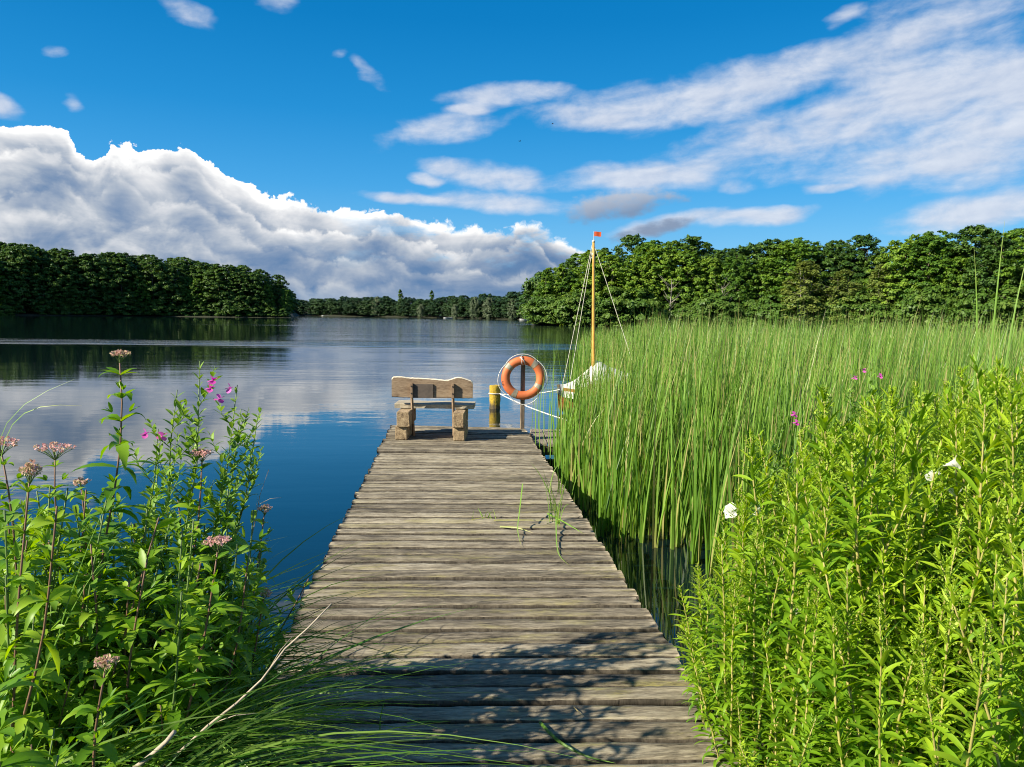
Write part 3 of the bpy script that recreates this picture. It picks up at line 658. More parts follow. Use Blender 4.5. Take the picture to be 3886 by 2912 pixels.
col = mixc(nt, (z + (n - .5) * .1).step(.16, .04) * .85, col, (0.035, 0.028, 0.02)); principled(nt, o, col, .85, n2, .5, .02)
r_ = random.Random(8); V, F = [], []; zs = [-1.2, -.3, 0, .06, .12, .18, .24, .3, .36, .42, .48, .515, .528]; nn = 22
for i, z in enumerate(zs):
    rad = .128 * (1 - .015 * i / 12) * (.93 if i == len(zs) - 1 else 1) * (.93 if z in (.06, .12) else 1)
    for k in range(nn): a = 2 * math.pi * k / nn; q = rad * (1 + .03 * math.sin(3 * a + z * 6) + r_.uniform(-.02, .02)); V.append((q * math.cos(a), q * math.sin(a), z + (r_.uniform(-.008, .008) if i == len(zs) - 1 else 0)))
for i in range(len(zs) - 1):
    for k in range(nn): F.append((i * nn + k, i * nn + (k + 1) % nn, (i + 1) * nn + (k + 1) % nn, (i + 1) * nn + k))
F.append(tuple((len(zs) - 1) * nn + k for k in range(nn)))
po = MB().add(V, F).build('mooring_pile', m); po.location = (1.063, 17.5, 0); tag(po, 'thick round mooring pile covered in yellow lichen, standing in the water behind the jetty', 'mooring pile')
def sag(a, b, s, n=14): return [Vector(a).lerp(Vector(b), i / n) - Vector((0, 0, s * 4 * (i / n) * (1 - i / n))) for i in range(n + 1)]
loop = [(1.063 + .138 * math.cos(a), 17.5 + .138 * math.sin(a), .345) for a in np.linspace(0.2, 5.8, 14)]
tag(MB().tube(loop + sag((1.19, 17.37, .34), (2.58, 16.62, .56), .06), .011, 6).build('mooring_rope', M_ROPE, None, True), 'white mooring rope from the yellow pile up to the bow of the covered boat', 'rope')
tag(MB().tube([(1.17, 17.40, .35)] + sag((1.19, 17.37, .335), (2.30, 12.75, .30), .05), .012, 6).build('mooring_rope', M_ROPE, None, True), 'white rope slanting down from the yellow pile behind the post into the reeds', 'rope')
# --- low side platform in the reeds
plat = empty('side_platform', (1.7, 11.4, .3)); tag(plat, 'low side platform of pale planks in the reeds, right of the jetty end', 'platform')
b = MB(); rs = random.Random(2)
for i in range(6):
    x = -.40 + i * .20; b.box((x + .06, .05 + rs.uniform(-.02, .02), rs.uniform(-.004, .004)), (.186, 1.42 + rs.uniform(-.05, .05), .04), -.06, .005)
b.build('plank_top', M_SIDE, plat)
for y in (-.60, .62): MB().box((.12, y, -.085), (1.25, .08, .12), -.03, .004).build('beam', M_PILEW, plat)
for x, y in ((-.36, -.58), (.15, -.60), (.62, -.62), (-.3, .6), (.6, .6)): MB().tube([(x, y + .07, -1.1), (x, y + .07, -.03)], .06, 8).build('pile', M_PILEW, plat, True)

# --- small sailing boat under a white cover
M_HULL = simple('varnished_hull', (0.42, 0.17, 0.05), .3, .25, 5, 0, Coat_Weight=.4); M_COVER = simple('white_canvas_cover', (0.74, 0.73, 0.68), .75, .1, 3, .25)
M_MAST = simple('varnished_spar', (0.62, 0.34, 0.07), .35, .2, 6, 0, Coat_Weight=.3); M_WIRE = simple('pale_rigging', (0.66, 0.62, 0.52), .6, .1, 30)
boat = empty('sailing_boat', (5.0, 16.75, 0), R(2)); tag(boat, 'small wooden sailing boat under a white cover, moored behind the reeds', 'sailing boat')
def hull_st(t): return (-2.55 + 5.1 * t, .86 * math.sin(math.pi * min(1, .06 + t * .94) ** .8) ** .75 * (1 if t < .8 else 1 - (t - .8) * .9) + .02, .60 - .22 * math.sin(math.pi * t) * .8 - .05 * t, -.25 + .3 * (1 - t) ** 6)
V, F = [], []; ns = 15
for i in range(ns):
    x, hb, sh, kl = hull_st(i / (ns - 1))
    for k in range(9):
        s = (k - 4) / 4; V.append((x, hb * math.copysign(abs(s) ** .55, s), kl + (sh - kl) * abs(s) ** 1.8))
for i in range(ns - 1):
    for k in range(8): F.append((i * 9 + k, (i + 1) * 9 + k, (i + 1) * 9 + k + 1, i * 9 + k + 1))
F.append(tuple((ns - 1) * 9 + k for k in range(9))); MB().add(V, F).build('hull', M_HULL, boat, True)
V, F = [], []; ns = 40; rs = random.Random(6)
for i in range(ns):
    t = i / (ns - 1); x, hb, sh, kl = hull_st(t); x = x * 1.005
    rd = float(np.interp(x, [-2.6, -2.2, -1.92, -1.78, -1.6, -1.2, .5, 2.6], [.60, .74, 1.0, 1.16, 1.10, .92, .74, .50]))
    for k in range(13):
        s = (k - 6) / 6; yy = (hb + .05) * s; wr = .020 * math.sin(i * 1.9 + k * 1.3) * (1 - abs(s)) + rs.uniform(-.008, .008)
        z = rd + (sh - .06 - rd) * abs(s) ** .85 - .05 * math.sin(math.pi * abs(s)) + wr; z = sh - .20 if k in (0, 12) else z
        V.append((x, yy, z))
for i in range(ns - 1):
    for k in range(12): F.append((i * 13 + k, (i + 1) * 13 + k, (i + 1) * 13 + k + 1, i * 13 + k + 1))
F += [tuple((ns - 1) * 13 + k for k in range(13)), tuple(range(13))[::-1]]
MB().add(V, F).build('boat_cover', M_COVER, boat, True)
mb = (-1.80, .02, .25); mt = (-1.905, -.12, 3.72)
mp = [Vector(mb).lerp(Vector(mt), i / 8) for i in range(9)]
mo = MB().tube(mp, [.042, .042, .041, .040, .038, .036, .033, .030, .026], 12).build('mast', M_MAST, boat, True)
MB().tube([mt, (mt[0], mt[1], mt[2] + .04)], .034, 10).build('mast_cap', M_WIRE, mo, True)
for a, b_ in (((mt[0] - .03, mt[1], 3.66), (-2.50, -.02, .66)), ((mt[0] - .02, mt[1], 3.60), (-2.36, -.10, .70))): MB().tube([a, b_], .0055, 5).build('forestay', M_WIRE, boat)
MB().tube([(mt[0] + .03, mt[1], 3.62), (-.93, -.80, .55)], .005, 5).build('shroud', M_WIRE, boat)
fl = MB().tube([(mt[0], mt[1], 3.74), (mt[0] + .005, mt[1], 3.96)], .004, 5).build('flag_staff', M_WIRE, boat)
m, nt, o = new_mat('orange_red_cloth'); principled(nt, o, (0.80, 0.12, 0.03), .7)
V = [(mt[0] + .01 + .155 * i / 6, mt[1] + -.004 * math.sin(i * 1.0), z + .004 * math.sin(i)) for i in range(7) for z in (3.845, 3.945)]
MB().add(V, [(2 * i, 2 * i + 2, 2 * i + 3, 2 * i + 1) for i in range(6)]).build('flag', m, fl)
b = MB().box((2.66, 0, .45), (.30, .34, .40), 0, .05); b.box((2.62, 0, .05), (.10, .10, .6), 0, .02); b.build('outboard_motor', M_COVER, boat)
# --- tiny boats at the far bank
M_BOATW = simple('white_boat', (0.75, 0.75, 0.72), .4, .08, 3)
def row_boat(a, r_, rz, label, L=4.2):
    x, y = pol(a, r_); o = empty('rowing_boat', (x, y, 0), rz); tag(o, label, 'boat'); V, F = [], []; ns = 9
    for i in range(ns):
        t = i / 8; hb = .75 * math.sin(math.pi * (.08 + .84 * t)) ** .7; sh = .55 - .15 * math.sin(math.pi * t)
        for yy, zz in ((-hb, sh), (-hb * .75, .02), (0, -.15), (hb * .75, .02), (hb, sh), (hb * .88, sh), (0, .05), (-hb * .88, sh)): V.append((-L / 2 + L * t, yy, zz))
    for i in range(ns - 1):
        for k in range(8): F.append((i * 8 + k, (i + 1) * 8 + k, (i + 1) * 8 + (k + 1) % 8, i * 8 + (k + 1) % 8))
    F += [tuple(range(8))[::-1], tuple((ns - 1) * 8 + k for k in range(8))]; MB().add(V, F).build('hull', M_BOATW, o)
    MB().box((.2, 0, .32), (.28, 1.2, .04)).build('thwart', M_BACK, o)
row_boat(-.04, 358, .3, 'tiny white boat at the middle of the far shore')
row_boat(5.65, 306, .1, 'tiny white boat at the right end of the far shore, near the sunlit wood')
row_boat(-8.93, 420, .2, 'tiny pale boat at the left end of the far shore, near the dark wood', 3.4)
# --- two birds high over the lake
def bird(loc, rz, label, s):
    m_ = M_IRON; o = empty('bird', loc, rz, s); tag(o, label, 'bird'); b = MB()
    b.tube([(-.22, 0, 0), (-.16, 0, .01), (-.05, 0, .02), (.06, 0, .02), (.13, 0, .03), (.17, 0, .03), (.21, 0, .02)], [.035, .03, .055, .06, .035, .032, .006], 8)
    for s_ in (-1, 1): b.add([(.06, .04 * s_, .03), (-.06, .04 * s_, .03), (-.10, .22 * s_, .10), (-.05, .44 * s_, .05), (.02, .24 * s_, .12), (-.0, .23 * s_, .10)], [(0, 1, 2, 4), (2, 3, 4), (4, 3, 5), (0, 4, 5, 1)])
    b.build('body', m_, o)
bird((7.145, 80, 19.75), .6, 'small dark bird high in the sky, the lower one of two', .62); bird((10.49, 80, 21.58), -.3, 'small dark bird before the white cloud, the upper one of two', .55)

# ================================================================ plants
def leaf_strips(P, D, L, W, droop, rng_, n=6, fold=.25, serr=0.0, tint=None, wpow=(.8, 1.0), roll=None, tipc=0.0):
    """Many leaves at once. P base points, D unit directions, L lengths, W half widths. Three vertices across, folded along the midrib."""
    N = len(P); t = np.linspace(0, 1, n + 1)
    up = np.array([0, 0, 1.0]); S = np.cross(D, up); S = unit(S + 1e-6 * rng_.normal(size=S.shape))
    if roll is not None:
        Nn = np.cross(S, D); S = S * np.cos(roll)[:, None] + Nn * np.sin(roll)[:, None]
    C = P[:, None] + D[:, None] * (L[:, None] * t)[:, :, None]
    C[:, :, 2] -= (droop * L)[:, None] * t ** 2
    back = (droop * L * .35)[:, None] * t ** 3
    C -= (D * np.array([1, 1, 0]))[:, None] * back[:, :, None]
    T = unit(np.gradient(C, axis=1)); Nm = unit(np.cross(np.repeat(S[:, None], n + 1, 1), T))
    w = np.sin(np.pi * np.clip(t, 0, 1) ** wpow[0]) ** wpow[1]; w[0] = max(w[0], .12); w[-1] = 0.015
    if serr: w = w * np.where(np.arange(n + 1) % 2 == 0, 1 - serr, 1 + serr); w[-1] = .01
    ww = W[:, None] * w
    Lf = C - S[:, None] * ww[:, :, None] + Nm * (ww * fold)[:, :, None]; Rt = C + S[:, None] * ww[:, :, None] + Nm * (ww * fold)[:, :, None]
    V = np.stack([Lf, C, Rt], 2).reshape(-1, 3)
    b = (np.arange(N) * (n + 1) * 3)[:, None, None] + (np.arange(n) * 3)[None, :, None] + np.arange(2)[None, None, :]
    F = np.stack([b, b + 1, b + 4, b + 3], -1).reshape(-1, 4)
    tt = (tint if tint is not None else rng_.random(N))
    T_ = np.repeat(tt, (n + 1) * 3)
    return V, F, T_
def merge(parts):
    V, F, T, o = [], [], [], 0
    for v, f, t in parts: V.append(v); F.append(f + o); T.append(t); o += len(v)
    return np.concatenate(V), np.concatenate(F), np.concatenate(T)
def tuft_specks(P, size, r, tint):
    """little diamond florets / buds"""
    N = len(P); n = unit(r.normal(size=(N, 3)) + np.array([0, 0, .4])); u = unit(np.cross(n, r.normal(size=(N, 3)))); s = size * (.6 + .8 * r.random((N, 1)))
    V, F = quads_from(P, n, u, s, s * .8); return V, F, np.repeat(tint, 4)
def path_at(P, t):
    P = np.asarray(P, float); seg = np.linalg.norm(np.diff(P, axis=0), axis=1); c = np.concatenate([[0], np.cumsum(seg)]) / seg.sum()
    return np.stack([np.interp(t, c, P[:, k]) for k in range(3)], -1)
LEAF_G = leaf_mat('goldenrod_leaf', [(0, (0.075, 0.185, 0.010)), (.5, (0.185, 0.345, 0.014)), (1, (0.36, 0.50, 0.025))], .45, .38, orand=.45)
LEAF_GB = leaf_mat('goldenrod_bud', [(0, (0.20, 0.33, 0.025)), (1, (0.36, 0.47, 0.05))], .6, .3)
STEM_G = simple('goldenrod_stem', (0.34, 0.30, 0.09), .6, .3, 6)
STEM_R = simple('reddish_stem', (0.20, 0.105, 0.065), .6, .35, 8)
STEM_GR = simple('green_stem', (0.13, 0.21, 0.05), .6, .3, 8)
LEAF_H = leaf_mat('agrimony_leaf', [(0, (0.044, 0.140, 0.010)), (.5, (0.130, 0.290, 0.016)), (1, (0.31, 0.47, 0.035))], .42, .42, orand=.25)
LEAF_E = leaf_mat('willowherb_leaf', [(0, (0.070, 0.170, 0.020)), (.5, (0.150, 0.30, 0.030)), (1, (0.28, 0.43, 0.07))], .5, .34, orand=.2)
LEAF_S = leaf_mat('sedge_blade', [(0, (0.030, 0.100, 0.014)), (.6, (0.090, 0.215, 0.025)), (1, (0.22, 0.34, 0.07))], .35, .28, sheen=.5)
LEAF_R = leaf_mat('reed_blade', [(0, (0.050, 0.135, 0.014)), (.35, (0.125, 0.25, 0.026)), (.62, (0.21, 0.37, 0.055)), (.80, (0.30, 0.33, 0.085)), (1, (0.46, 0.36, 0.17))], .4, .32, sheen=.45)
PINK = leaf_mat('dusty_pink_floret', [(0, (0.42, 0.40, 0.18)), (.45, (0.62, 0.42, 0.33)), (1, (0.74, 0.40, 0.42))], .8, .25)
MAGENTA = leaf_mat('magenta_petal', [(0, (0.52, 0.06, 0.36)), (1, (0.72, 0.17, 0.55))], .5, .35)
WHITEP = leaf_mat('white_petal', [(0, (0.66, 0.67, 0.58)), (1, (0.72, 0.73, 0.66))], .5, .35)
LIME = leaf_mat('bindweed_leaf', [(0, (0.17, 0.32, 0.025)), (1, (0.33, 0.46, 0.05))], .45, .4)
STRAW = simple('dry_straw', (0.46, 0.36, 0.19), .8, .2, 20); STICK = simple('bleached_stick', (0.38, 0.32, 0.24), .8, .25, 14, .3)
def gz(x, y): return float(ground_z(np.array(float(x)), np.array(float(y))))

# --- goldenrod
def goldenrod_proto(seed, H, plume, nl=72):
    r = np.random.default_rng(seed); o = empty('goldenrod')
    lx, ly = r.normal() * .05, r.normal() * .05
    path = np.array([[lx * (k / 6) ** 2 * H + r.normal() * .004, ly * (k / 6) ** 2 * H + r.normal() * .004, H * k / 6] for k in range(7)])
    link('stem', MB().tube(path, [.0055, .0052, .005, .0045, .004, .003, .0015], 6).mesh('goldenrod_stem', STEM_G, True), o)
    t = np.clip(np.linspace(.16, .985, nl) + r.normal(size=nl) * .004, .1, .99); a = np.arange(nl) * 2.399 + r.normal(size=nl) * .25
    P = path_at(path, t); inc = R(46) - R(14) * (1 - t) + R(14) * np.clip((t - .8) / .2, 0, 1) + r.normal(size=nl) * .16
    D = np.stack([np.cos(a) * np.cos(inc), np.sin(a) * np.cos(inc), np.sin(inc)], 1)
    L = np.interp(t, [.1, .35, .7, .9, 1], [.13, .172, .158, .098, .036]) * (.8 + .4 * r.random(nl)); W = L * .060 * (.85 + .3 * r.random(nl))
    parts = [leaf_strips(P, D, L, W, np.interp(t, [.1, .6, 1], [.75, .50, .12]) * (.6 + .8 * r.random(nl)), r, 6, .3, 0, np.clip(np.interp(t, [.1, .5, 1], [.15, .45, .85]) + r.normal(size=nl) * .15, 0, 1), (.75, .9), r.normal(size=nl) * .35)]
    # small axillary leaf tufts
    k = np.repeat(np.arange(12, nl, 2), 2); ns = len(k); a2 = a[k] + r.normal(size=ns) * .7; i2 = R(60) + r.normal(size=ns) * .2
    parts.append(leaf_strips(P[k], np.stack([np.cos(a2) * np.cos(i2), np.sin(a2) * np.cos(i2), np.sin(i2)], 1), .035 + .03 * r.random(ns), .004 + .003 * r.random(ns), .3 * r.random(ns), r, 4, .3, 0, np.clip(.6 + r.normal(size=ns) * .2, 0, 1)))
    V, F, T = merge(parts); link('leaves', np_mesh('goldenrod_leaves', V, F, True, {'tint': T}, [LEAF_G]), o)
    pts, dirs = [], []
    nb = 22 if plume else 6
    for i in range(nb):
        f = i / nb; p = path_at(path, np.array([.84 + .155 * f])) [0] if plume else path_at(path, np.array([.93 + .06 * f]))[0]
        a_ = i * 2.4 + r.normal() * .3; Lb = (.075 * (1 - f) + .018) if plume else .02; el_ = .75 + .5 * f
        for s in np.linspace(.15, 1, 13 if plume else 6):
            pts.append(p + np.array([math.cos(a_) * math.cos(el_) * Lb * s, math.sin(a_) * math.cos(el_) * Lb * s, math.sin(el_) * Lb * s - .018 * s * s * (1 - f)]) + r.normal(size=3) * .003)
    pc = path_at(path, np.linspace(.80, 1.0, 9)); sd = np.array([.0011, 0, 0]); RV = np.stack([pc - sd, pc + sd], 1).reshape(-1, 3); qq = np.arange(8)[:, None] * 2
    V, F, T = merge([tuft_specks(np.array(pts), (.0034 if plume else .003), r, r.random(len(pts))), (RV, np.concatenate([qq, qq + 1, qq + 3, qq + 2], 1), np.full(len(RV), .4))]); link('bud_plume', np_mesh('goldenrod_buds', V, F, False, {'tint': T}, [LEAF_GB]), o)
    o['h0'] = H; return o
GP = [goldenrod_proto(200 + i, [1.35, 1.25, 1.45, 1.1, 1.3, 1.4, 1.0, 1.2][i], i % 3 != 1, 74 + i) for i in range(8)]
GUSED = set(); rg = random.Random(17)
TOPEL = [(14, -24), (19.3, -18.6), (20.4, -14.3), (22.8, -9.8), (24.6, -7.6), (27.0, -6.0), (29.2, -4.3), (32.1, -5.2), (34.7, -4.6), (36.9, -3.0), (38.4, -2.4), (50, -2)]
def goldenrod(x, y, h, label='leafy goldenrod stem crowded in the bright green thicket right of the jetty', group='goldenrod stems of the thicket', lean=None):
    i = rg.randrange(8); p = GP[i]; o = p if i not in GUSED else copy_tree(p); GUSED.add(i); s = h / p['h0']; w = min(1.0, .55 + .45 * s) / s * s
    o.location = (x, y, gz(x, y) - .03); o.scale = (max(s, .8), max(s, .8), s); o.rotation_euler = (rg.gauss(0, .085), rg.gauss(.0, .085) if lean is None else lean, rg.uniform(0, 6.28)); tag(o, label, 'plant', group); return o
cnt = 0; spots = []
while cnt < 265 and len(spots) < 6000:
    az_ = rg.uniform(19.0, 43); d = math.sqrt(rg.uniform(2.15 ** 2, 5.3 ** 2)); x, y = d * math.sin(R(az_)), d * math.cos(R(az_))
    spots.append((x, y))
    if x < 1.10 + .10 * max(0, y - 3) + max(0, 2.6 - y) * .25 or gz(x, y) < .02: continue
    if any((x - q[0]) ** 2 + (y - q[1]) ** 2 < .085 ** 2 for q in spots[:-1] if len(q) == 2 and q in keep) if (keep := globals().setdefault('KEEP', set())) is not None else False: continue
    KEEP.add((x, y)); el_ = float(np.interp(az_, [p[0] for p in TOPEL], [p[1] for p in TOPEL]))
    hmax = EYE + d * math.tan(R(el_)) - gz(x, y); h = min(hmax * rg.uniform(.93, 1.05), rg.uniform(1.25, 1.95) if d > 3.6 else rg.uniform(1.1, 1.6) if d > 2.9 else rg.uniform(.9, 1.36))
    if x < 1.5: h *= rg.uniform(.75, 1.0)
    if h < .3: continue
    goldenrod(x, y, h); cnt += 1
goldenrod(1.02, 2.55, .52, 'short goldenrod leaning over the near right corner of the jetty', None, -.25)
for q in range(5):
    goldenrod(1.10 + .03 * (q % 4), 2.2 + .15 * q, .62 + .07 * (q % 3), 'short goldenrod leaning out over the right edge of the jetty', 'goldenrods along the jetty edge', -.26)
goldenrod(1.16, 2.9, .55, 'second short goldenrod at the right edge of the jetty, just behind the leaning one', None, -.2)
# --- dark undergrowth leaves between the stems
def leaf_litter(name, pts, L, W, mat, seed, el_=(.1, .9), n=5):
    r = np.random.default_rng(seed); N = len(pts); a = r.random(N) * 6.283; i = r.uniform(*el_, N)
    V, F, T = leaf_strips(pts, np.stack([np.cos(a) * np.cos(i), np.sin(a) * np.cos(i), np.sin(i)], 1), L * (.6 + .8 * r.random(N)), W * (.6 + .8 * r.random(N)), .5 * r.random(N), r, n, .2, 0, r.random(N) * .8)
    return np_mesh(name, V, F, True, {'tint': T}, [mat])
r = np.random.default_rng(44); N = 5200
az_ = r.uniform(17, 44, N); d = np.sqrt(r.uniform(2.0 ** 2, 5.2 ** 2, N)); x, y = d * np.sin(np.radians(az_)), d * np.cos(np.radians(az_)); z = ground_z(x, y)
k = (x > 1.2 + .12 * np.maximum(0, y - 3)) & (z > 0)
pts = np.stack([x, y, z + r.random(N) ** 1.5 * .65], 1)[k]
tag(link('undergrowth', leaf_litter('undergrowth', pts, .085, .012, LEAF_H, 45)), kind='stuff')

# --- hemp agrimony (reddish stems, whorls of drooping toothed leaves, dusty pink heads)
def hemp(path, seed, head=1.0, name='hemp_agrimony', leafL=.125, nodes=None, start=.12, pale=0.0, spread=1.0, bare=None, mats=(None, None), side=True):
    r = np.random.default_rng(seed); o = empty(name, tuple(path[0])); path = np.asarray(path, float) - np.asarray(path[0], float)
    Ln = np.linalg.norm(np.diff(path, axis=0), axis=1).sum(); nodes = nodes or max(4, int(Ln / .088))
    tt = np.linspace(0, 1, 12); sp = path_at(path, tt)
    sp[1:-1] = .25 * sp[:-2] + .5 * sp[1:-1] + .25 * sp[2:]
    link('stem', MB().tube(sp, [.0058 * (1 - .55 * q) for q in tt], 7).mesh(name + '_stem', mats[0] or STEM_R, True), o)
    Ps, Ds, Ls, Ts = [], [], [], []
    for i in range(nodes):
        t = start + (.965 - start) * i / max(1, nodes - 1); p = path_at(sp, np.array([t]))[0]; az0 = (i % 2) * 1.571 + r.normal() * .25 + .4
        sz = float(np.interp(t, [0, .5, .85, 1], [1.0, 1.05, .8, .42]))
        for s in (0, math.pi):
            for dl, f in ((0, 1), (-.55, .8), (.5, .78)):
                if dl and r.random() < .15: continue
                a = az0 + s + dl + r.normal() * .12; inc = r.uniform(.15, .55) + (.25 if t > .85 else 0)
                Ps.append(p); Ds.append((math.cos(a) * math.cos(inc), math.sin(a) * math.cos(inc), math.sin(inc))); Ls.append(leafL * 1.5 * sz * f * r.uniform(.8, 1.2)); Ts.append(np.clip(.25 + .45 * t + r.normal() * .17 + pale, 0, 1))
            if side and .25 < t < .95 and r.random() < .75:
                a = az0 + s; q = p + np.array([math.cos(a), math.sin(a), 1.2]) * .028
                for m_ in range(4): a2 = a + r.normal() * .9; i2 = r.uniform(.4, 1.1); Ps.append(q); Ds.append((math.cos(a2) * math.cos(i2), math.sin(a2) * math.cos(i2), math.sin(i2))); Ls.append(.045 * r.uniform(.7, 1.4)); Ts.append(np.clip(.6 + r.normal() * .15, 0, 1))
    N = len(Ps); Ls = np.array(Ls); dr = (.30 + .45 * r.random(N)) * np.clip(Ls / leafL, .2, 1)
    V, F, T = leaf_strips(np.array(Ps), np.array(Ds), Ls * spread, Ls * .118, dr, r, 10, .22, .09, np.array(Ts), (.72, .85), r.normal(size=N) * .25)
    link('leaves', np_mesh(name + '_leaves', V, F, True, {'tint': T}, [mats[1] or LEAF_H]), o)
    if head:
        top = sp[-1]; st = MB(); pts, tn = [], []
        nb = int(7 + 9 * head)
        for b in range(nb):
            a = b * 2.4; q = (b / nb) ** .5 * .052 * head; e = top + np.array([math.cos(a) * q, math.sin(a) * q, .028 * head - q * .25 + r.normal() * .003])
            st.tube([top - np.array([0, 0, .02]), top * .5 + e * .5 + np.array([0, 0, -.006]), e], .0012, 4)
            m_ = 14; pts.append(e + unit(r.normal(size=(m_, 3))) * .0085 * np.array([1, 1, .8]) + np.array([0, 0, .005])); tn.append(np.clip(r.normal(size=m_) * .25 + (.62 if head > .7 else .33), 0, 1))
        h = link('flower_head', np_mesh(name + '_head', *tuft_specks(np.concatenate(pts), .0048, r, np.concatenate(tn))[:2], False, {'tint': np.repeat(np.concatenate(tn), 4)}, [PINK]), o)
        link('flower_stalks', st.mesh(name + '_stalks', STEM_GR), h)
    return o
def down(p, x0, y0, z0=None): return (x0, y0, (gz(x0, y0) if z0 is None else z0) - .02)
HEMPS = [
    (((-1.30, 2.80, 0), (-1.25, 2.75, .92), (-1.23, 2.75, 1.22), (-1.18, 2.75, 1.42), (-1.14, 2.75, 1.62), (-1.12, 2.75, 1.80), (-1.13, 2.75, 1.985)), 1, .62, 'tallest reddish stemmed agrimony with closed whitish pink bud head, left of the jetty', .125),
    (((-1.48, 3.05, 0), (-1.48, 3.0, 1.10), (-1.48, 3.0, 1.27), (-1.49, 3.0, 1.43), (-1.48, 3.0, 1.60)), 2, 1.35, 'hemp agrimony with the broadest flat pink flower head, at the left', .085),
    (((-1.40, 2.65, 0), (-1.42, 2.6, 1.18), (-1.42, 2.6, 1.49), (-1.45, 2.6, 1.69)), 3, 1.1, 'hemp agrimony with dark pink head cut by the left edge of the view', .11),
    (((-.98, 2.45, 0), (-.87, 2.4, .71), (-.82, 2.4, .86), (-.77, 2.4, 1.07), (-.74, 2.4, 1.22), (-.71, 2.4, 1.42)), 4, .75, 'hemp agrimony with leaning dark red stem and small pink head, nearest the jetty edge', .11),
    (((-.92, 1.98, 0), (-.90, 1.95, .98), (-.90, 1.95, 1.06), (-.88, 1.95, 1.14), (-.86, 1.95, 1.25)), 5, .5, 'low hemp agrimony with one tight pink bud and large leaves, nearest to the viewer', .125),
    (((-.93, 3.32, 0), (-.86, 3.3, .84), (-.82, 3.3, .98), (-.80, 3.3, 1.15), (-.78, 3.3, 1.30)), 6, .5, 'thin hemp agrimony with small round buds against the dark blue water', .085),
    (((-1.06, 3.05, 0), (-1.03, 3.0, .93), (-.98, 3.0, 1.21), (-.95, 3.0, 1.39), (-.94, 3.0, 1.59)), 7, .75, 'hemp agrimony with dull pink head in front of the willowherb', .105),
    (((-1.36, 3.05, 0), (-1.38, 3.0, 1.2), (-1.38, 3.0, 1.39), (-1.39, 3.0, 1.485)), 8, .55, 'hemp agrimony with small pink head just right of the broad pink one', .09),
    (((-1.42, 2.95, 0), (-1.45, 2.9, 1.0), (-1.46, 2.9, 1.16), (-1.47, 2.9, 1.27)), 9, .6, 'short hemp agrimony with small faded head below the broad pink one', .10),
    (((-1.00, 1.72, 0), (-1.02, 1.75, .9), (-1.01, 1.75, 1.2), (-1.03, 1.78, 1.40)), 10, 0, 'big leaved agrimony without flowers at the lower left edge of the view', .145),
    (((-.95, 3.5, 0), (-.80, 3.5, .66), (-.70, 3.5, .79), (-.635, 3.5, .93)), 11, 0, 'leafy shoot leaning over the left edge of the jetty', .10),
]
for pth, sd, hd, lab, ll in HEMPS:
    pth = [list(p) for p in pth]; pth[0][2] = gz(pth[0][0], pth[0][1]) - .02
    o = hemp(pth, sd, hd, leafL=ll, bare=None); tag(o, lab, 'plant')
HP = [hemp([(0, 0, 0), (.02, 0, .35), (-.01, .02, .7), (.02, .01, 1.0)], 100 + i, [0, 0, 0, .5, 0, 0][i], 'leafy_herb', .098 + .012 * (i % 3), None, .10, [0, .15, -.1, .1, .2, 0][i], 1, None, (STEM_R if i % 2 else STEM_GR, LEAF_H if i != 2 else LEAF_E)) for i in range(6)]
HU = set(); rh = random.Random(23)
TOPL = [(-40, -9), (-29.2, -9.8), (-25.5, -11.4), (-23.3, -10.0), (-20.5, -9.6), (-18.4, -8.2), (-16.3, -8.2), (-14.1, -10.0), (-12.7, -15.2), (-10.8, -20), (-9.6, -24), (-7, -29)]
n = 0; tries = 0; KL = []
while n < 200 and tries < 9000:
    tries += 1; az_ = rh.uniform(-31.5, -12.0); d = math.sqrt(rh.uniform((1.75 if rh.random() < .35 else 2.5) ** 2, 3.55 ** 2)); x, y = d * math.sin(R(az_)), d * math.cos(R(az_))
    if x > -.90 or y > 3.3 or gz(x, y) < .0 or any((x - a) ** 2 + (y - b) ** 2 < .068 ** 2 for a, b in KL): continue
    el_ = float(np.interp(az_, [p[0] for p in TOPL], [p[1] for p in TOPL])); hm = EYE + d * math.tan(R(el_)) - gz(x, y)
    if d < 2.6: hm *= .66
    h = hm * (1 - .5 * rh.random() ** 1.6)
    if x > -1.22: h *= .87
    if h < .22: continue
    KL.append((x, y)); i = rh.choice((0, 1, 2, 4, 5) * 5 + (3,)); p = HP[i]; o = p if i not in HU else copy_tree(p); HU.add(i)
    o.location = (x, y, gz(x, y) - .02); s = h; o.scale = (max(.75, min(1.0, s)), max(.75, min(1, s)), s); near_edge = max(0, 1 - (-.90 - x) / .35); Mr = Matrix.Rotation(rh.gauss(0.05, .08) + .12 * near_edge, 4, 'Y') @ Matrix.Rotation(rh.gauss(0, .09), 4, 'X') @ Matrix.Rotation(rh.uniform(0, 6.28), 4, 'Z'); o.rotation_euler = Mr.to_euler()
    if i == 2: tag(o, 'pale green leafy herb packed in the tangle left of the jetty', 'plant', 'pale herbs of the left tangle')
    elif i == 3: tag(o, 'leafy herb with a small dull pink bud head in the tangle left of the jetty', 'plant', 'budding herbs of the left tangle')
    else: tag(o, 'dark green leafy herb without flowers in the tangle left of the jetty', 'plant', 'flowerless herbs of the left tangle')
    n += 1
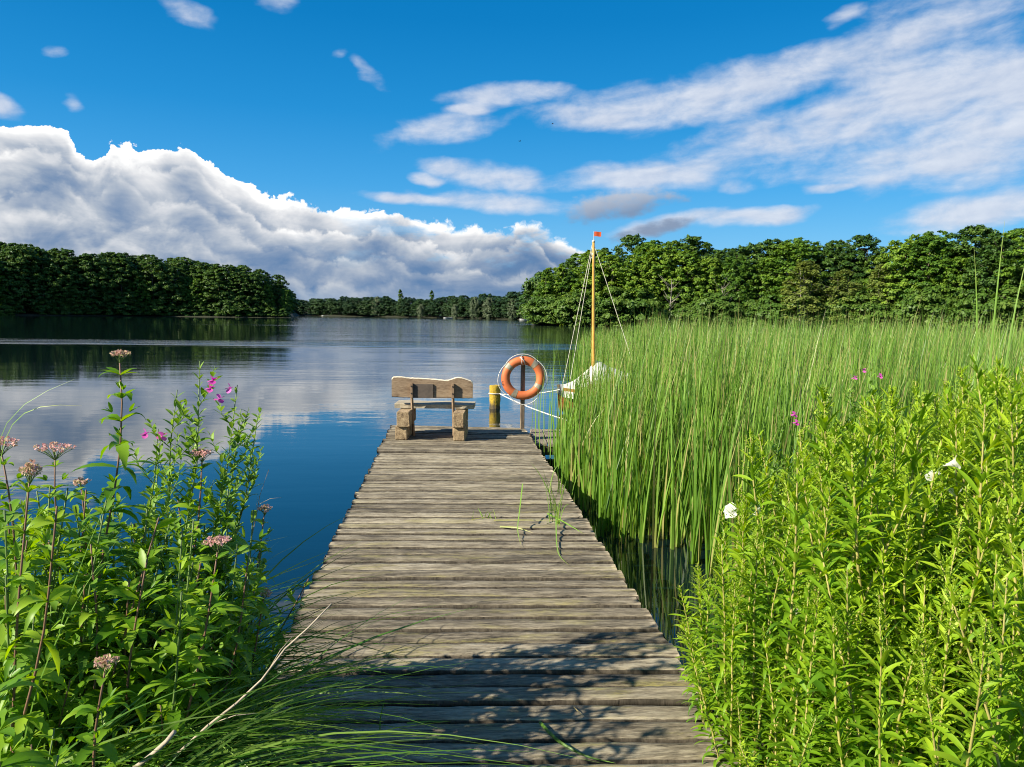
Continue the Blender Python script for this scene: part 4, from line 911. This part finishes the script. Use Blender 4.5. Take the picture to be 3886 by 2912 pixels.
# --- great willowherb
def willowherb(name, base, stems, seed, flowers, label, fsize=.016):
    r = np.random.default_rng(seed); o = empty(name, tuple(base)); tag(o, label, 'plant'); b0 = np.array(base, float); sm = MB(); Ps, Ds, Ls, Ts = [], [], [], []
    def shoot(path, L0, dens, rad):
        path = np.asarray(path, float); Ln = np.linalg.norm(np.diff(path, axis=0), axis=1).sum(); m_ = max(5, int(Ln / dens)); sm.tube(path, np.linspace(rad, rad * .4, len(path)).tolist(), 5)
        for i in range(m_):
            t = .12 + .88 * i / m_; p = path_at(path, np.array([t]))[0]; a0 = i * 1.57 + r.normal() * .3
            for s in (0, 3.1416):
                a = a0 + s; inc = r.uniform(.45, .95) + .3 * t; Ps.append(p); Ds.append((math.cos(a) * math.cos(inc), math.sin(a) * math.cos(inc), math.sin(inc))); Ls.append(L0 * np.interp(t, [0, .6, 1], [1, .9, .45]) * r.uniform(.75, 1.25)); Ts.append(np.clip(.3 + .5 * t + r.normal() * .18, 0, 1))
    for st in stems:
        P = np.array([b0 * 0] + [np.array(q) - b0 for q in st]); shoot(P, .095, .040, .0045)
        for j in range(15):
            t = .28 + .66 * j / 15; p = path_at(P, np.array([t]))[0]; a = r.random() * 6.28; L = r.uniform(.16, .34) * (1.15 - t * .6)
            q = p + np.array([math.cos(a) * L * .55, math.sin(a) * L * .55, L * .85]); mdl = p + np.array([math.cos(a) * L * .38, math.sin(a) * L * .38, L * .35]); shoot([p, mdl, q], .072, .024, .0022)
    link('stem', sm.mesh(name + '_stem', STEM_GR, True), o); N = len(Ps); Ls = np.array(Ls)
    V, F, T = leaf_strips(np.array(Ps), np.array(Ds), Ls, Ls * .12, .15 + .35 * r.random(N), r, 6, .25, 0, np.array(Ts), (.8, .85), r.normal(size=N) * .3)
    link('leaves', np_mesh(name + '_leaves', V, F, True, {'tint': T}, [LEAF_E]), o)
    for f in flowers:
        c = np.array(f) - b0; N = 4; a = np.arange(4) * 1.571 + r.random(); ax = unit(np.array([r.normal() * .5, -1 + r.normal() * .3, .3]))
        u = unit(np.cross(ax, [0, 0, 1])); v = np.cross(ax, u); D = np.stack([u * math.cos(q) + v * math.sin(q) + ax * .6 for q in a]); D = unit(D)
        V, F, T = leaf_strips(np.repeat(c[None], 4, 0), D, np.full(4, fsize * 1.5), np.full(4, fsize * .75), np.full(4, .1), r, 5, .2, 0, r.random(4), (1.3, .6))
        link('magenta_flower', np_mesh(name + '_flower', V, F, True, {'tint': T}, [MAGENTA]), o)
def bz(x, y): return (x, y, gz(x, y) - .02)
willowherb('great_willowherb', bz(-1.05, 3.05), [[(-1.01, 3.0, 1.3), (-.96, 3.0, 1.57), (-.94, 3.0, 1.96)], [(-.95, 3.1, 1.2), (-.88, 3.1, 1.5), (-.83, 3.1, 1.86)]], 71, [(-.88, 2.96, 1.89), (-.86, 2.96, 1.82), (-.82, 2.97, 1.86), (-.89, 2.96, 1.86)], 'tallest willowherb bush with magenta flowers near its top, left of the jetty')
willowherb('great_willowherb', bz(-1.15, 3.15), [[(-1.12, 3.1, 1.2), (-1.09, 3.1, 1.64), (-1.06, 3.1, 1.84)], [(-1.18, 3.0, 1.2), (-1.12, 3.0, 1.5), (-1.10, 3.0, 1.70)]], 72, [(-1.125, 2.95, 1.69), (-1.07, 2.95, 1.68)], 'willowherb with two pink flowers at mid height beside the tallest agrimony')
willowherb('great_willowherb', bz(-1.0, 3.35), [[(-.93, 3.3, 1.1), (-.86, 3.3, 1.35), (-.80, 3.3, 1.72)], [(-.98, 3.3, 1.1), (-.92, 3.3, 1.4), (-.87, 3.3, 1.74)]], 73, [], 'flowerless willowherb leaning towards the jetty over the water')
willowherb('great_willowherb', bz(2.30, 4.25), [[(2.30, 4.2, 1.3), (2.29, 4.2, 1.9)], [(2.38, 4.2, 1.3), (2.41, 4.2, 1.92)]], 74, [(2.33, 4.14, 1.86), (2.43, 4.14, 1.83), (2.28, 4.14, 1.82)], 'willowherb with tiny pink flowers rising above the goldenrod thicket', .013)
willowherb('great_willowherb', bz(1.82, 4.2), [[(1.80, 4.1, 1.2), (1.84, 4.05, 1.62)]], 75, [(1.885, 4.0, 1.585), (1.87, 4.0, 1.63)], 'small willowherb with one lilac flower on the reed side of the goldenrods', .015)
# --- long grass
def ribbons(P0, dirv, L, W, bend, r, n=8, tint=None, grav=None, attrs=None):
    """arching blades: start upright along dirv, fall over by bend (horizontal unit vectors)"""
    N = len(P0); t = np.linspace(0, 1, n + 1)[None, :, None]
    C = P0[:, None] + dirv[:, None] * (L[:, None, None] * t) + bend[:, None] * (L[:, None, None] * t ** 2) - np.array([0, 0, 1.0]) * ((grav if grav is not None else np.zeros(N)) * L)[:, None, None] * t ** 2.4
    T = unit(np.gradient(C, axis=1)); face = unit(r.normal(size=(N, 3)) * np.array([1, 1, .2])); S = unit(np.cross(T, np.repeat(face[:, None], n + 1, 1)))
    w = (W[:, None] * np.clip(1.02 - np.linspace(0, 1, n + 1)[None] ** 2.2, .03, 1))[:, :, None]
    V = np.stack([C - S * w, C + S * w], 2).reshape(-1, 3)
    b = (np.arange(N) * (n + 1) * 2)[:, None] + (np.arange(n) * 2)[None]; F = np.stack([b, b + 1, b + 3, b + 2], -1).reshape(-1, 4)
    return V, F, (np.repeat(tint, (n + 1) * 2) if tint.ndim == 1 else np.repeat(tint.reshape(-1), 2))
r = np.random.default_rng(61); N = 2000
x = r.uniform(-2.2, -.90, N); y = r.uniform(1.5, 3.5, N); k = (ground_z(x, y) > .0) & (r.random(N) < np.interp(y, [1.5, 2.8, 4], [1, .8, .5])); x, y = x[k], y[k]; N = len(x)
P0 = np.stack([x, y, ground_z(x, y)], 1); a = r.normal(.1, .9, N); L = r.uniform(.55, 1.25, N)
dv = unit(np.stack([.30 * np.cos(a), .30 * np.sin(a), np.ones(N)], 1)); be = np.stack([np.cos(a), np.sin(a), np.zeros(N)], 1) * r.uniform(.15, .75, N)[:, None]
V, F, T = ribbons(P0, dv, L, r.uniform(.0026, .0056, N), be, r, 9, r.random(N), r.uniform(.25, .85, N)); 
tag(link('long_grass', np_mesh('long_grass', V, F, True, {'tint': T}, [LEAF_S])), kind='stuff')
N = 300; x = r.uniform(-1.6, -1.0, N); y = r.uniform(1.95, 2.9, N); P0 = np.stack([x, y, ground_z(x, y)], 1); a = r.normal(0.0, .55, N); L = np.where(y < 2.5, r.uniform(1.1, 1.5, N), r.uniform(.8, 1.1, N)); a = np.where(y < 2.5, a * .8, a)
dv = unit(np.stack([.32 * np.cos(a), .32 * np.sin(a), np.ones(N)], 1)); be = np.stack([np.cos(a), np.sin(a), np.zeros(N)], 1) * r.uniform(.35, .85, N)[:, None]
V, F, T = ribbons(P0, dv, L, r.uniform(.0030, .0050, N), be, r, 12, .55 + .45 * r.random(N), r.uniform(.40, .70, N))
tag(link('arching_sedge', np_mesh('arching_sedge', V, F, True, {'tint': T}, [LEAF_S])), kind='stuff')
N = 620; x = r.uniform(-1.0, -.86, N); y = r.uniform(2.0, 4.2, N); P0 = np.stack([x, y, np.maximum(ground_z(x, y), .2)], 1); a = r.normal(0, .5, N); L = r.uniform(.35, .75, N) * np.interp(y, [2.0, 3.2, 4.2], [1.1, .95, .55])
dv = unit(np.stack([.55 * np.cos(a), .55 * np.sin(a), np.ones(N) * .9], 1)); be = np.stack([np.cos(a), np.sin(a), np.zeros(N)], 1) * r.uniform(.2, .6, N)[:, None]
V, F, T = ribbons(P0, dv, L, r.uniform(.0020, .0042, N), be, r, 9, r.random(N) * .9, r.uniform(.5, 1.15, N))
tag(link('jetty_edge_grass', np_mesh('jetty_edge_grass', V, F, True, {'tint': T}, [LEAF_S])), kind='stuff')
N = 9000; x = r.uniform(-4.5, 6, N); y = r.uniform(.8, 6, N); k = (ground_z(x, y) > .03) & ((x < -.9) | (x > 1.2)); x, y = x[k], y[k]; N = len(x)
P0 = np.stack([x, y, ground_z(x, y) - .01], 1); a = r.random(N) * 6.28; L = r.uniform(.12, .38, N)
V, F, T = ribbons(P0, unit(np.stack([.35 * np.cos(a), .35 * np.sin(a), np.ones(N)], 1)), L, r.uniform(.0018, .004, N), np.stack([np.cos(a), np.sin(a), 0 * a], 1) * r.uniform(.1, .5, N)[:, None], r, 5, r.random(N) * .7, r.uniform(.1, .5, N))
tag(link('bank_grass', np_mesh('bank_grass', V, F, True, {'tint': T}, [LEAF_S])), kind='stuff')
def blade(name, pts, w, label, tint, cat='grass blade', group=None, mat=None, n=14):
    P = path_at(np.array(pts, float), np.linspace(0, 1, n + 1)); 
    for _ in range(3): P[1:-1] = .25 * P[:-2] + .5 * P[1:-1] + .25 * P[2:]
    T = unit(np.gradient(P, axis=0)); S = np.cross(T, np.array([-.55, -.65, .55])); S = unit(S); ww = w * np.clip(1.03 - np.linspace(0, 1, n + 1) ** 2.5, .04, 1)[:, None]
    V = np.stack([P - S * ww, P + np.cross(S, T) * ww * .35, P + S * ww], 1).reshape(-1, 3); b = np.arange(n)[:, None] * 3 + np.arange(2)[None]
    F = np.stack([b, b + 1, b + 4, b + 3], -1).reshape(-1, 4); tn = np.full(len(V), tint); tn[-12:] = np.maximum(tint, np.linspace(tint, min(1, tint + .3), 12))
    o = link(name, np_mesh(name, V, F, True, {'tint': tn}, [mat or LEAF_R])); tag(o, label, cat, group); return o
blade('grass_blade', [(-1.45, 2.5, .9), (-1.36, 2.4, 1.80), (-1.28, 2.4, 1.88), (-1.12, 2.4, 1.94)], .0045, 'long grass blade arching in from the left edge over the water', .45)
blade('grass_blade', [(-1.5, 2.6, 1.2), (-1.36, 2.45, 1.78), (-1.25, 2.4, 1.875), (-1.10, 2.4, 1.86)], .004, 'paler curved grass blade just under the arching one at the left edge', .6)
blade('grass_blade', [(-1.25, 2.35, .5), (-1.18, 2.3, 1.1), (-1.06, 2.3, 1.45), (-.98, 2.3, 1.62)], .006, 'straight dark sedge blade crossing the tall agrimony stem', .2)
blade('grass_blade', [(-1.3, 2.2, .5), (-1.16, 2.2, 1.1), (-1.0, 2.2, 1.42), (-.93, 2.2, 1.5)], .005, 'second slanting sedge blade below the one that crosses the tall stem', .3)
# --- dry sticks and straws over the jetty edge
def stick(pts, r0, r1, label, mat, name='dry_stick', cat='stick', twigs=()):
    P = path_at(np.array(pts, float), np.linspace(0, 1, 10)); P[1:-1] += np.random.default_rng(len(label)).normal(size=(8, 3)) * .006
    b = MB().tube(P, np.linspace(r0, r1, 10).tolist(), 6)
    for (t, d) in twigs: p = path_at(P, np.array([t]))[0]; b.tube([p, p + np.array(d) * .5 + np.array([0, 0, .01]), p + np.array(d)], [r1 * .9, r1 * .7, r1 * .3], 5)
    tag(b.build(name, mat, None, True), label, cat)
stick([(-1.05, 2.0, .78), (-.87, 2.1, .89), (-.75, 2.1, .99)], .0075, .0068, 'short thick bleached stick at the bottom of the left tangle', STICK)
stick([(-1.0, 2.2, .62), (-.87, 2.3, .77), (-.57, 2.3, 1.03), (-.46, 2.3, 1.15), (-.35, 2.3, 1.27)], .0062, .0022, 'long pale forked stick leaning over the left side of the jetty', STICK, twigs=((.45, (.15, 0, .03)), (.7, (.07, .02, .10))))
stick([(-.95, 3.4, .45), (-.90, 3.35, .9), (-.82, 3.3, 1.25), (-.76, 3.3, 1.48)], .0028, .0012, 'thin bare twig with pale tips against the blue water', STICK, twigs=((.6, (.10, 0, .12)), (.75, (.02, 0, .14)), (.85, (.10, 0, .03))))
for i, (a, b_) in enumerate((((-.78, 2.9, .37), (-.30, 3.0, .78)), ((-.80, 2.85, .37), (-.33, 2.95, .72)), ((-.76, 2.75, .37), (-.36, 2.9, .66)), ((-.74, 3.0, .40), (-.50, 3.05, .72)))):
    m_ = tuple((np.array(a) + np.array(b_)) / 2 + np.array([0, 0, .05])); stick([a, m_, b_], .0016, .0008, ['longest dry straw bending over the near left planks', 'dry straw just under the longest one at the left planks', 'lowest dry straw over the near left planks', 'short upright dry straw with seed head at the jetty edge'][i], STRAW, 'dry_straw', 'straw', ((.7, (.05, 0, .03)), (.85, (.04, 0, .035))))

# --- reed bed
LB = [(5.6, 2.25), (6.3, 1.85), (7.2, 1.40), (8.5, 1.29), (9.6, 1.30), (10.3, 1.50), (11.8, 1.72), (13, 1.85), (16, 2.45), (20, 3.1), (25, 3.9), (50, 8.5)]
def reeds(ncand, ymin, ymax, hmean, wmul, seed, nb, amax=43):
    r = np.random.default_rng(seed); ad = r.uniform(8, amax, ncand); az_ = np.radians(ad); d = np.sqrt(r.uniform(ymin ** 2, ymax ** 2, ncand)); x, y = d * np.sin(az_), d * np.cos(az_)
    lb = np.interp(y, [p[0] for p in LB], [p[1] for p in LB])
    k = (x > lb + np.abs(r.normal(size=ncand)) * .10) & (ground_z(x, y) < .12) & (y > 5.7 + .12 * np.sin(x * 5) + np.maximum(0, x - 3.2) * .35)
    k &= ~((x > 2.2) & (x < 7.9) & (y > 15.55) & (y < 17.9))                        # where the boat lies
    k &= r.random(ncand) < np.where(y > 10.8, np.interp(ad, [7, 9, 11, 12.5], [.25, .55, .9, 1]), 1) * np.where(x < lb + .3, .5, 1)
    cl = np.sin(x * 2.9 + 1.3 * np.sin(y * 1.7)) * np.sin(y * 2.3 + 1.1 * np.sin(x * 1.9)); k &= r.random(ncand) < .66 + .5 * cl
    x, y, cl, ad, lb = x[k], y[k], cl[k], ad[k], lb[k]; N = len(x); n_ = np.repeat(np.arange(N), nb); M = len(n_); ph = np.repeat(r.random(N), nb)
    hh = hmean * (1 + r.normal(size=N) * .11) * np.interp(ad, [7, 9, 12, 14.5], [.66, .70, .80, 1]) * np.where(y < 7.5, .92, 1) - .15 * (cl < -.4)
    H = np.repeat(hh, nb) * np.tile(np.linspace(1, .66, nb), N) * (1 + r.normal(size=M) * .04)
    P0 = np.stack([x[n_] + r.normal(size=M) * .014, y[n_] + r.normal(size=M) * .014, np.full(M, -.25)], 1); H = H + .25
    a = r.random(M) * 6.283; sp = np.abs(r.normal(size=M)) * .060
    dv = np.stack([np.cos(a) * sp + .012, np.sin(a) * sp, np.ones(M)], 1); be = np.stack([np.cos(a) * .06 + .04 + r.normal(size=M) * .04, np.sin(a) * .05, np.zeros(M)], 1)
    t = np.linspace(0, 1, 7); dry = (r.random(M) < .12)
    base_t = np.clip(.10 + .50 * ph + r.normal(size=M) * .14, 0, .64)
    tt = base_t[:, None] + (t[None] < .26) * (.30 + .25 * ph[:, None]) * (1 - t[None] / .26) + (t[None] > .86) * np.where(r.random(M) < .35, .60, .08)[:, None] * ((t[None] - .86) / .14)
    tt = np.where(dry[:, None], .88, np.clip(tt, 0, 1))
    gr = np.where(r.random(M) < .06, r.uniform(.15, .6, M), r.uniform(0, .015, M))
    return ribbons(P0, dv, H, wmul * r.uniform(.0052, .0108, M), be, r, 6, tt, gr)
V, F, T = merge([reeds(4600, 5.9, 12.5, 1.84, 1.28, 81, 4), reeds(8200, 12.5, 22, 1.93, 1.25, 82, 3), reeds(8500, 22, 46, 1.96, 1.9, 83, 3)])
tag(link('reed_bed', np_mesh('reed_bed', V, F, True, {'tint': T}, [LEAF_R])), kind='stuff')
# --- single reeds standing free
rr_ = random.Random(9)
for i in range(26):
    x, y = rr_.choice([(1.30, 10.3), (1.36, 9.6), (1.5, 12.9), (1.75, 12.8), (1.34, 9.0), (1.62, 13.4), (1.35, 8.6)]); x += rr_.gauss(0, .07); y += rr_.gauss(0, .15)
    H = rr_.uniform(1.25, 1.95); lx = rr_.gauss(0.0, .06); c = rr_.uniform(-.06, .12)
    blade('reed', [(x, y, -.2), (x + lx * .4, y, H * .5), (x + lx + c * .4, y, H * .85), (x + lx * 1.4 + c, y - .02, H)], rr_.uniform(.0038, .006), 'single green reed standing free in the water beside the side platform', rr_.uniform(.15, .6), 'reed', 'free reeds beside the side platform', n=10)
for pts, lab in (([(3.30, 4.55, .2), (3.26, 4.5, 1.6), (3.25, 4.5, 2.13), (3.21, 4.5, 2.50), (3.19, 4.5, 2.60)], 'tall reed with a bent pale tip at the right, leftmost of three'), ([(3.33, 4.5, .2), (3.345, 4.5, 1.96), (3.36, 4.5, 2.4), (3.378, 4.5, 2.76)], 'tallest wide reed blade at the right, middle of three'), ([(3.40, 4.5, .2), (3.45, 4.5, 2.0), (3.50, 4.5, 2.35), (3.55, 4.5, 2.62)], 'tall reed blade leaning right, nearest the right edge')):
    blade('tall_reed', pts, .0105, lab, .5, 'reed')
# --- reeds and blades on the deck
D0 = DECK + .006
for pts, w, lab, tn in (
        ([(.43, 6.20, D0), (.56, 6.10, D0 + .02), (.69, 6.0, D0)], .007, 'yellowed reed blade lying flat on the jetty left of the sprouting tuft', .8),
        ([(.86, 6.49, D0 + .03), (.97, 6.2, D0 + .03), (1.09, 5.95, D0)], .006, 'green reed blade lying towards the right jetty edge', .55),
        ([(.90, 6.24, D0 + .05), (.83, 5.7, D0 + .01), (.80, 5.39, D0), (.85, 5.2, D0)], .006, 'long bent reed blade trailing towards the viewer on the jetty', .55),
        ([(.66, 6.68, D0 + .25), (.60, 6.3, D0 + .10), (.55, 5.98, D0 + .03), (.555, 5.63, D0)], .006, 'curved green reed blade drooping onto the planks', .6),
        ([(.39, 6.4, D0), (.60, 6.36, D0 + .01), (.95, 6.30, D0 + .02)], .005, 'pale straw coloured reed lying across the jetty behind the tuft', .85),
        ([(.395, 3.126, D0 + .01), (.454, 2.96, D0 + .012), (.55, 2.87, D0), (.66, 2.82, D0)], .0065, 'dark green blade with a kink lying on the nearest planks', .2),
        ([(-.17, 3.165, D0), (-.08, 3.175, D0), (.015, 3.172, D0)], .0035, 'small green blade lying along a plank at the near left', .4),
        ([(.566, 3.26, D0), (.575, 3.2, D0 + .01), (.60, 3.16, D0)], .002, 'tiny dry curved straw on the near planks', .95),
        ([(-.28, 3.12, D0), (-.282, 3.17, D0 + .03), (-.265, 3.22, D0 + .09)], .0035, 'short green blade sprouting between the near planks', .35),
        ([(.20, 6.42, D0), (.30, 6.45, D0 + .01), (.36, 6.44, D0)], .004, 'short pale reed scrap lying near the small tuft', .85)):
    blade('fallen_reed', pts, w, lab, tn, 'reed blade')
def reed_tuft(x, y, seed, nb, H, label):
    r = np.random.default_rng(seed); P0 = np.stack([x + r.normal(size=nb) * .05, y + r.normal(size=nb) * .05, np.full(nb, DECK - .05)], 1); a = r.random(nb) * 6.28; sp = np.abs(r.normal(size=nb)) * .14
    V, F, T = ribbons(P0, np.stack([np.cos(a) * sp, np.sin(a) * sp, np.ones(nb)], 1), H * r.uniform(.6, 1.1, nb), r.uniform(.003, .0055, nb), np.stack([np.cos(a) * .15, np.sin(a) * .15, 0 * a], 1), r, 8, r.uniform(.3, .75, nb), r.uniform(0, .5, nb))
    tag(link('reed_tuft', np_mesh('reed_tuft', V, F, True, {'tint': T}, [LEAF_R])), label, 'reeds')
reed_tuft(.90, 6.35, 1, 16, .55, 'tuft of young reeds sprouting through the jetty near its right edge'); reed_tuft(.33, 6.50, 2, 8, .16, 'small reed tuft sprouting in the middle of the jetty'); reed_tuft(1.12, 7.4, 3, 10, .6, 'reed tuft growing up through the right jetty edge further out')
# --- bindweed flowers and leaves on the goldenrods
def bindweed(c, face, label, rad=.033, seed=1, closed=False):
    o = empty('bindweed_flower', c); tag(o, label, 'flower'); f = unit(np.array(face, float)); u = unit(np.cross(f, [0, 0, 1])); v = np.cross(u, f); r = random.Random(seed); V, F = [], []; nn = 20; rings = [(0, .004), (.02, .007), (.04, .016), (.052, 1.0 * rad * .8), (.055, rad)]
    for (d, q) in rings:
        for k in range(nn): a = 2 * math.pi * k / nn; qq = q * (1 + (.10 * math.cos(5 * a) if q > .02 else 0)) * (.5 if closed else 1); p = f * (d + (.006 * math.sin(3 * a + seed) if q > .02 else 0)) + (u * math.cos(a) + v * math.sin(a)) * qq; V.append(p)
    for i in range(len(rings) - 1):
        for k in range(nn): F.append((i * nn + k, i * nn + (k + 1) % nn, (i + 1) * nn + (k + 1) % nn, (i + 1) * nn + k))
    link('petals', np_mesh('bindweed_petals', np.array(V), np.array(F), True, {'tint': np.full(len(V), .8)}, [WHITEP]), o)
    link('stalk', MB().tube([(0, 0, 0), tuple(-f * .03 + np.array([0, 0, -.02])), tuple(-f * .05 + np.array([0, 0, -.10]))], .0018, 5).mesh('bindweed_stalk', STEM_GR), o)
bindweed((1.445, 3.68, 1.165), (-.75, -.45, .45), 'large white bindweed flower at the left edge of the thicket, left one of a pair', .042, 1)
bindweed((1.505, 3.66, 1.165), (.75, -.5, .35), 'large white bindweed flower at the left edge of the thicket, right one of a pair', .040, 2)
bindweed((2.055, 3.0, 1.546), (.8, -.5, .3), 'white bindweed flower high in the goldenrods, topmost of three on the right', .032, 3)
bindweed((2.027, 3.0, 1.473), (-.6, -.4, .7), 'white bindweed flower in the goldenrods, in the middle of three on the right', .030, 4)
bindweed((2.064, 3.0, 1.45), (.9, -.4, -.3), 'white bindweed flower in the goldenrods, lowest of three on the right', .030, 5)
bindweed((1.38, 2.85, 1.0), (-.3, -1, .2), 'small half closed white bindweed flower low in the thicket', .03, 6, True)
def vine(pts, nl, seed, label):
    r = np.random.default_rng(seed); o = empty('bindweed_vine', pts[0]); tag(o, label, 'vine'); P = np.array(pts, float) - np.array(pts[0]); q = path_at(P, np.linspace(0, 1, 24)); q += np.stack([np.sin(np.linspace(0, 18, 24)), np.cos(np.linspace(0, 18, 24)), 0 * q[:, 0]], 1) * .012
    link('stem', MB().tube(q, .0018, 5).mesh('vine_stem', STEM_GR), o); B = path_at(q, r.random(nl)); a = r.random(nl) * 6.28; i = r.uniform(-.4, .5, nl); B = B + np.stack([np.cos(a), np.sin(a) , 0 * a], 1) * .02
    L = r.uniform(.05, .085, nl); V, F, T = leaf_strips(B, np.stack([np.cos(a) * np.cos(i), np.sin(a) * np.cos(i), np.sin(i)], 1), L, L * .42, .5 * r.random(nl), r, 6, .1, 0, r.random(nl), (.55, .8), r.normal(size=nl) * .9)
    link('leaves', np_mesh('vine_leaves', V, F, True, {'tint': T}, [LIME]), o)
vine([(1.58, 3.9, .35), (1.56, 3.85, .75), (1.58, 3.82, 1.1), (1.62, 3.82, 1.2)], 34, 1, 'bindweed with big pale lime leaves climbing the left edge of the thicket')
vine([(2.62, 3.9, .6), (2.60, 3.78, 1.1), (2.58, 3.76, 1.35), (2.70, 3.8, 1.55)], 26, 2, 'bindweed with pale leaves twining among the goldenrods at the right')
vine([(1.70, 3.4, .35), (1.66, 3.36, .7), (1.63, 3.33, .85)], 16, 3, 'low bindweed with pale leaves under the half closed flower')
for i, p in enumerate(list(GP)):
    if i not in GUSED: goldenrod(1.9 + .2 * i, 3.3, 1.2)


for q in range(12):
    rq = random.Random(500 + q); x, y = rq.uniform(1.35, 3.0), rq.uniform(2.6, 4.4)
    if x < 1.3 + .1 * (y - 3): x += .3
    h = rq.uniform(.7, 1.15); dx_, dy_ = rq.gauss(0, .12), rq.gauss(-.05, .1)
    stick([(x, y, gz(x, y)), (x + dx_ * .5, y + dy_ * .5, gz(x, y) + h * .55), (x + dx_ * 1.4, y + dy_, gz(x, y) + h)], .0028, .0012, 'dead straw coloured stalk among the goldenrods', STRAW, 'dead_stalk', 'stalk')
for o_ in list(COL.objects):
    if o_.name.startswith('dead_stalk'): o_['group'] = 'dead stalks in the goldenrod thicket'
